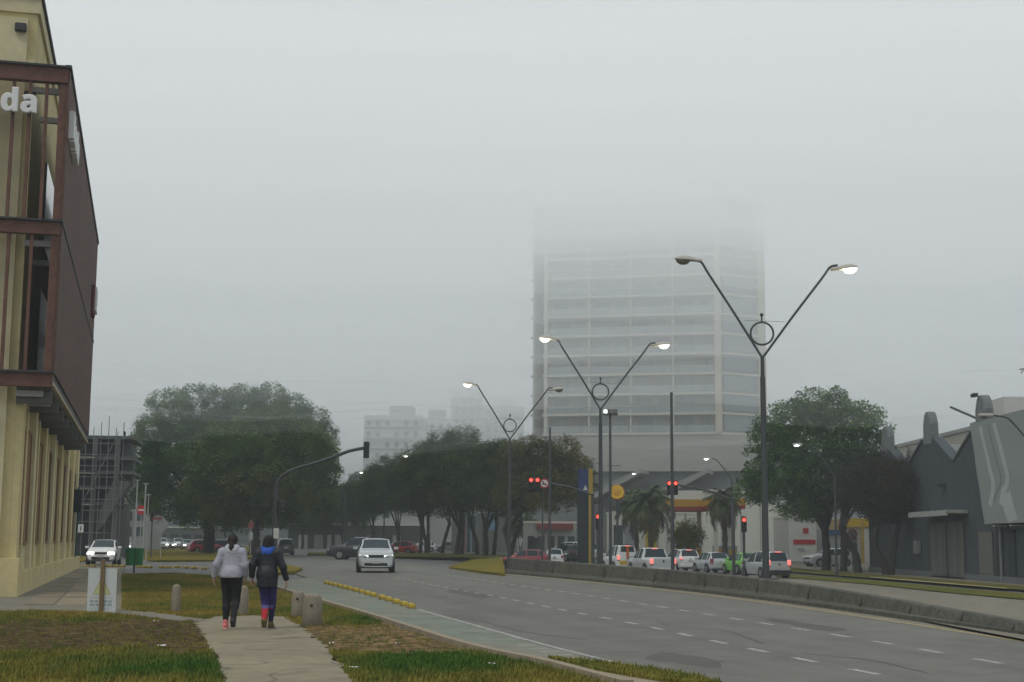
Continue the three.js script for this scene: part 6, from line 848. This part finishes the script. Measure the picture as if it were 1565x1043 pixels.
  // hair
  const mHair = new THREE.MeshStandardMaterial({ color: C(...look.hairColor), roughness: 0.8 });
  const strand = (x, y, z) => 0.006 * N3(x * 60, y * 8, z * 60);
  const hairF = look.ponytail ? smin(0.025, ell([hd[0], hd[1] + 0.02, hd[2] + 0.012], [0.09, 0.105, 0.1]), ell([hd[0], hd[1] + 0.03, hd[2] + 0.1], [0.035, 0.035, 0.035]), cap([hd[0], hd[1] + 0.02, hd[2] + 0.12], [hd[0] - 0.005, hd[1] - 0.12, hd[2] + 0.13], 0.036, 0.042), cap([hd[0] - 0.005, hd[1] - 0.12, hd[2] + 0.13], [hd[0] + 0.005, hd[1] - 0.25, hd[2] + 0.125], 0.042, 0.014)) : smin(0.035, ell([hd[0], hd[1] + 0.01, hd[2] + 0.015], [0.1, 0.118, 0.11]), ell([hd[0], hd[1] - 0.1, hd[2] + 0.05], [0.108, 0.12, 0.085]), cap([hd[0] - 0.06, hd[1] - 0.08, hd[2] + 0.05], [hd[0] - 0.055, hd[1] - 0.2, hd[2] + 0.06], 0.045, 0.03), cap([hd[0] + 0.06, hd[1] - 0.08, hd[2] + 0.05], [hd[0] + 0.05, hd[1] - 0.2, hd[2] + 0.06], 0.045, 0.03));
  part(body, 'hair', surfaceNets((x, y, z) => Math.max(hairF(x, y, z) + strand(x, y, z), -(ell([hd[0], hd[1] - 0.03, hd[2] - 0.09], [0.062, 0.09, 0.05])(x, y, z))), [hd[0] - 0.16, hd[1] - 0.32, hd[2] - 0.14], [hd[0] + 0.16, hd[1] + 0.16, hd[2] + 0.22], 0.009), mHair);
  // shoes
  for (const s of ['L', 'R']) { const a = J['ankle' + s], pitch = J['pitch' + s] ?? 0; const g = surfaceNets((x, y, z) => smin(0.025, cap([0, -0.045, 0.045], [0, -0.05, -0.12], 0.042, 0.036), cap([0, -0.05, -0.1], [0.0, -0.055, -0.165], 0.036, 0.028), cap([0, -0.04, 0.01], [0, 0.03, 0.015], 0.043, 0.045))(x, y, z), [-0.1, -0.14, -0.26], [0.1, 0.12, 0.14], 0.008); const sh = part(body, 'shoe', g, look['shoe' + s], [a[0], a[1], a[2]], [pitch, 0, 0]); const soleG = merge([rbox(0.088, 0.028, 0.27, 0.012, 0, -0.088, -0.055)]); part(sh, 'sole', soleG, look['sole' + s]); }
  return o;
}
{
  const knit = tex(128, (u, v) => { const k = 0.82 + 0.18 * tnoise(u, v, 30, 80) + 0.1 * tnoise(u, v, 7, 81); return [k, k, k]; });
  // woman in a light grey hooded sweatshirt: left foot planted, right heel up behind
  const J1 = { pelvis: [0, 0.95, 0], waist: [0, 1.1, 0], chest: [0, 1.3, 0.0], neck: [0, 1.43, 0.0], head: [0.0, 1.545, -0.02], shL: [-0.175, 1.345, 0.01], shR: [0.175, 1.345, 0.01], elL: [-0.265, 1.13, 0.05], wrL: [-0.315, 0.91, -0.02], elR: [0.235, 1.12, 0.03], wrR: [0.235, 0.92, -0.08], hipL: [-0.095, 0.9, 0], hipR: [0.095, 0.9, 0], kneeL: [-0.085, 0.5, -0.09], calfL: [-0.083, 0.36, -0.05], ankleL: [-0.083, 0.1, -0.02], kneeR: [0.085, 0.5, -0.03], calfR: [0.085, 0.4, 0.06], ankleR: [0.085, 0.16, 0.24], pitchL: 0, pitchR: 1.05 };
  person('woman in a light grey hooded sweatshirt and black leggings walking with a ponytail', 351, 962, J1, { thigh: 0.108, knee: 0.072, calf: 0.066, ankle: 0.044, hipR: 0.172, waistR: 0.15, chestR: 0.155, hem: 0.1, topHem: 0.9, puff: 0.022, flare: 0.0, sleeve: 0.018, topName: 'sweatshirt', topMat: new THREE.MeshStandardMaterial({ color: C(0.46, 0.47, 0.54), map: knit, roughness: 0.95 }), hood: { w: 0.11, h: 0.085, mat: new THREE.MeshStandardMaterial({ color: C(0.5, 0.51, 0.57), roughness: 0.95 }) }, ponytail: true, hairColor: [0.022, 0.014, 0.011], trousers: () => [0.012, 0.012, 0.014], shoeL: M(0.75, 0.2, 0.2, 0.7), soleL: M(0.8, 0.45, 0.42, 0.7), shoeR: M(0.04, 0.04, 0.035, 0.8), soleR: M(0.06, 0.055, 0.04, 0.9), turn: 0.03 });
  // woman in a long dark jacket with a blue hood: right foot lifted behind
  const J2 = { pelvis: [0, 0.95, 0], waist: [0, 1.1, 0], chest: [0, 1.3, 0.0], neck: [0, 1.42, 0.0], head: [0.005, 1.53, -0.02], shL: [-0.168, 1.33, 0.01], shR: [0.168, 1.33, 0.01], elL: [-0.26, 1.12, 0.07], wrL: [-0.275, 0.9, 0.02], elR: [0.275, 1.1, 0.02], wrR: [0.335, 0.86, -0.06], hipL: [-0.09, 0.9, 0], hipR: [0.09, 0.9, 0], kneeL: [-0.045, 0.5, -0.06], calfL: [-0.02, 0.38, 0.02], ankleL: [0.0, 0.15, 0.2], kneeR: [0.08, 0.5, -0.12], calfR: [0.07, 0.38, -0.14], ankleR: [0.03, 0.1, -0.28], pitchL: 1.0, pitchR: 0 };
  const trou = (x, y, z) => (z > -0.08 && y < 0.42) ? (y > 0.36 ? [0.12, 0.11, 0.3] : [0.5, 0.02, 0.04]) : [0.022, 0.018, 0.11];
  person('woman in a long dark jacket with a bright blue hood lining and blue leggings', 406, 962, J2, { thigh: 0.1, knee: 0.066, calf: 0.06, ankle: 0.042, hipR: 0.16, waistR: 0.145, chestR: 0.152, hem: 0.12, topHem: 0.74, puff: 0.024, flare: 0.004, sleeve: 0.02, topName: 'jacket', topMat: new THREE.MeshStandardMaterial({ color: C(0.013, 0.016, 0.024), roughness: 0.6 }), hood: { w: 0.105, h: 0.075, mat: M(0.025, 0.11, 0.55, 0.7) }, ponytail: false, hairColor: [0.012, 0.01, 0.01], trousers: trou, shoeL: M(0.13, 0.105, 0.03, 0.8), soleL: M(0.09, 0.08, 0.03, 0.9), shoeR: M(0.1, 0.085, 0.03, 0.8), soleR: M(0.08, 0.07, 0.03, 0.9), turn: -0.03 });
}
renderer.render(scene, camera);
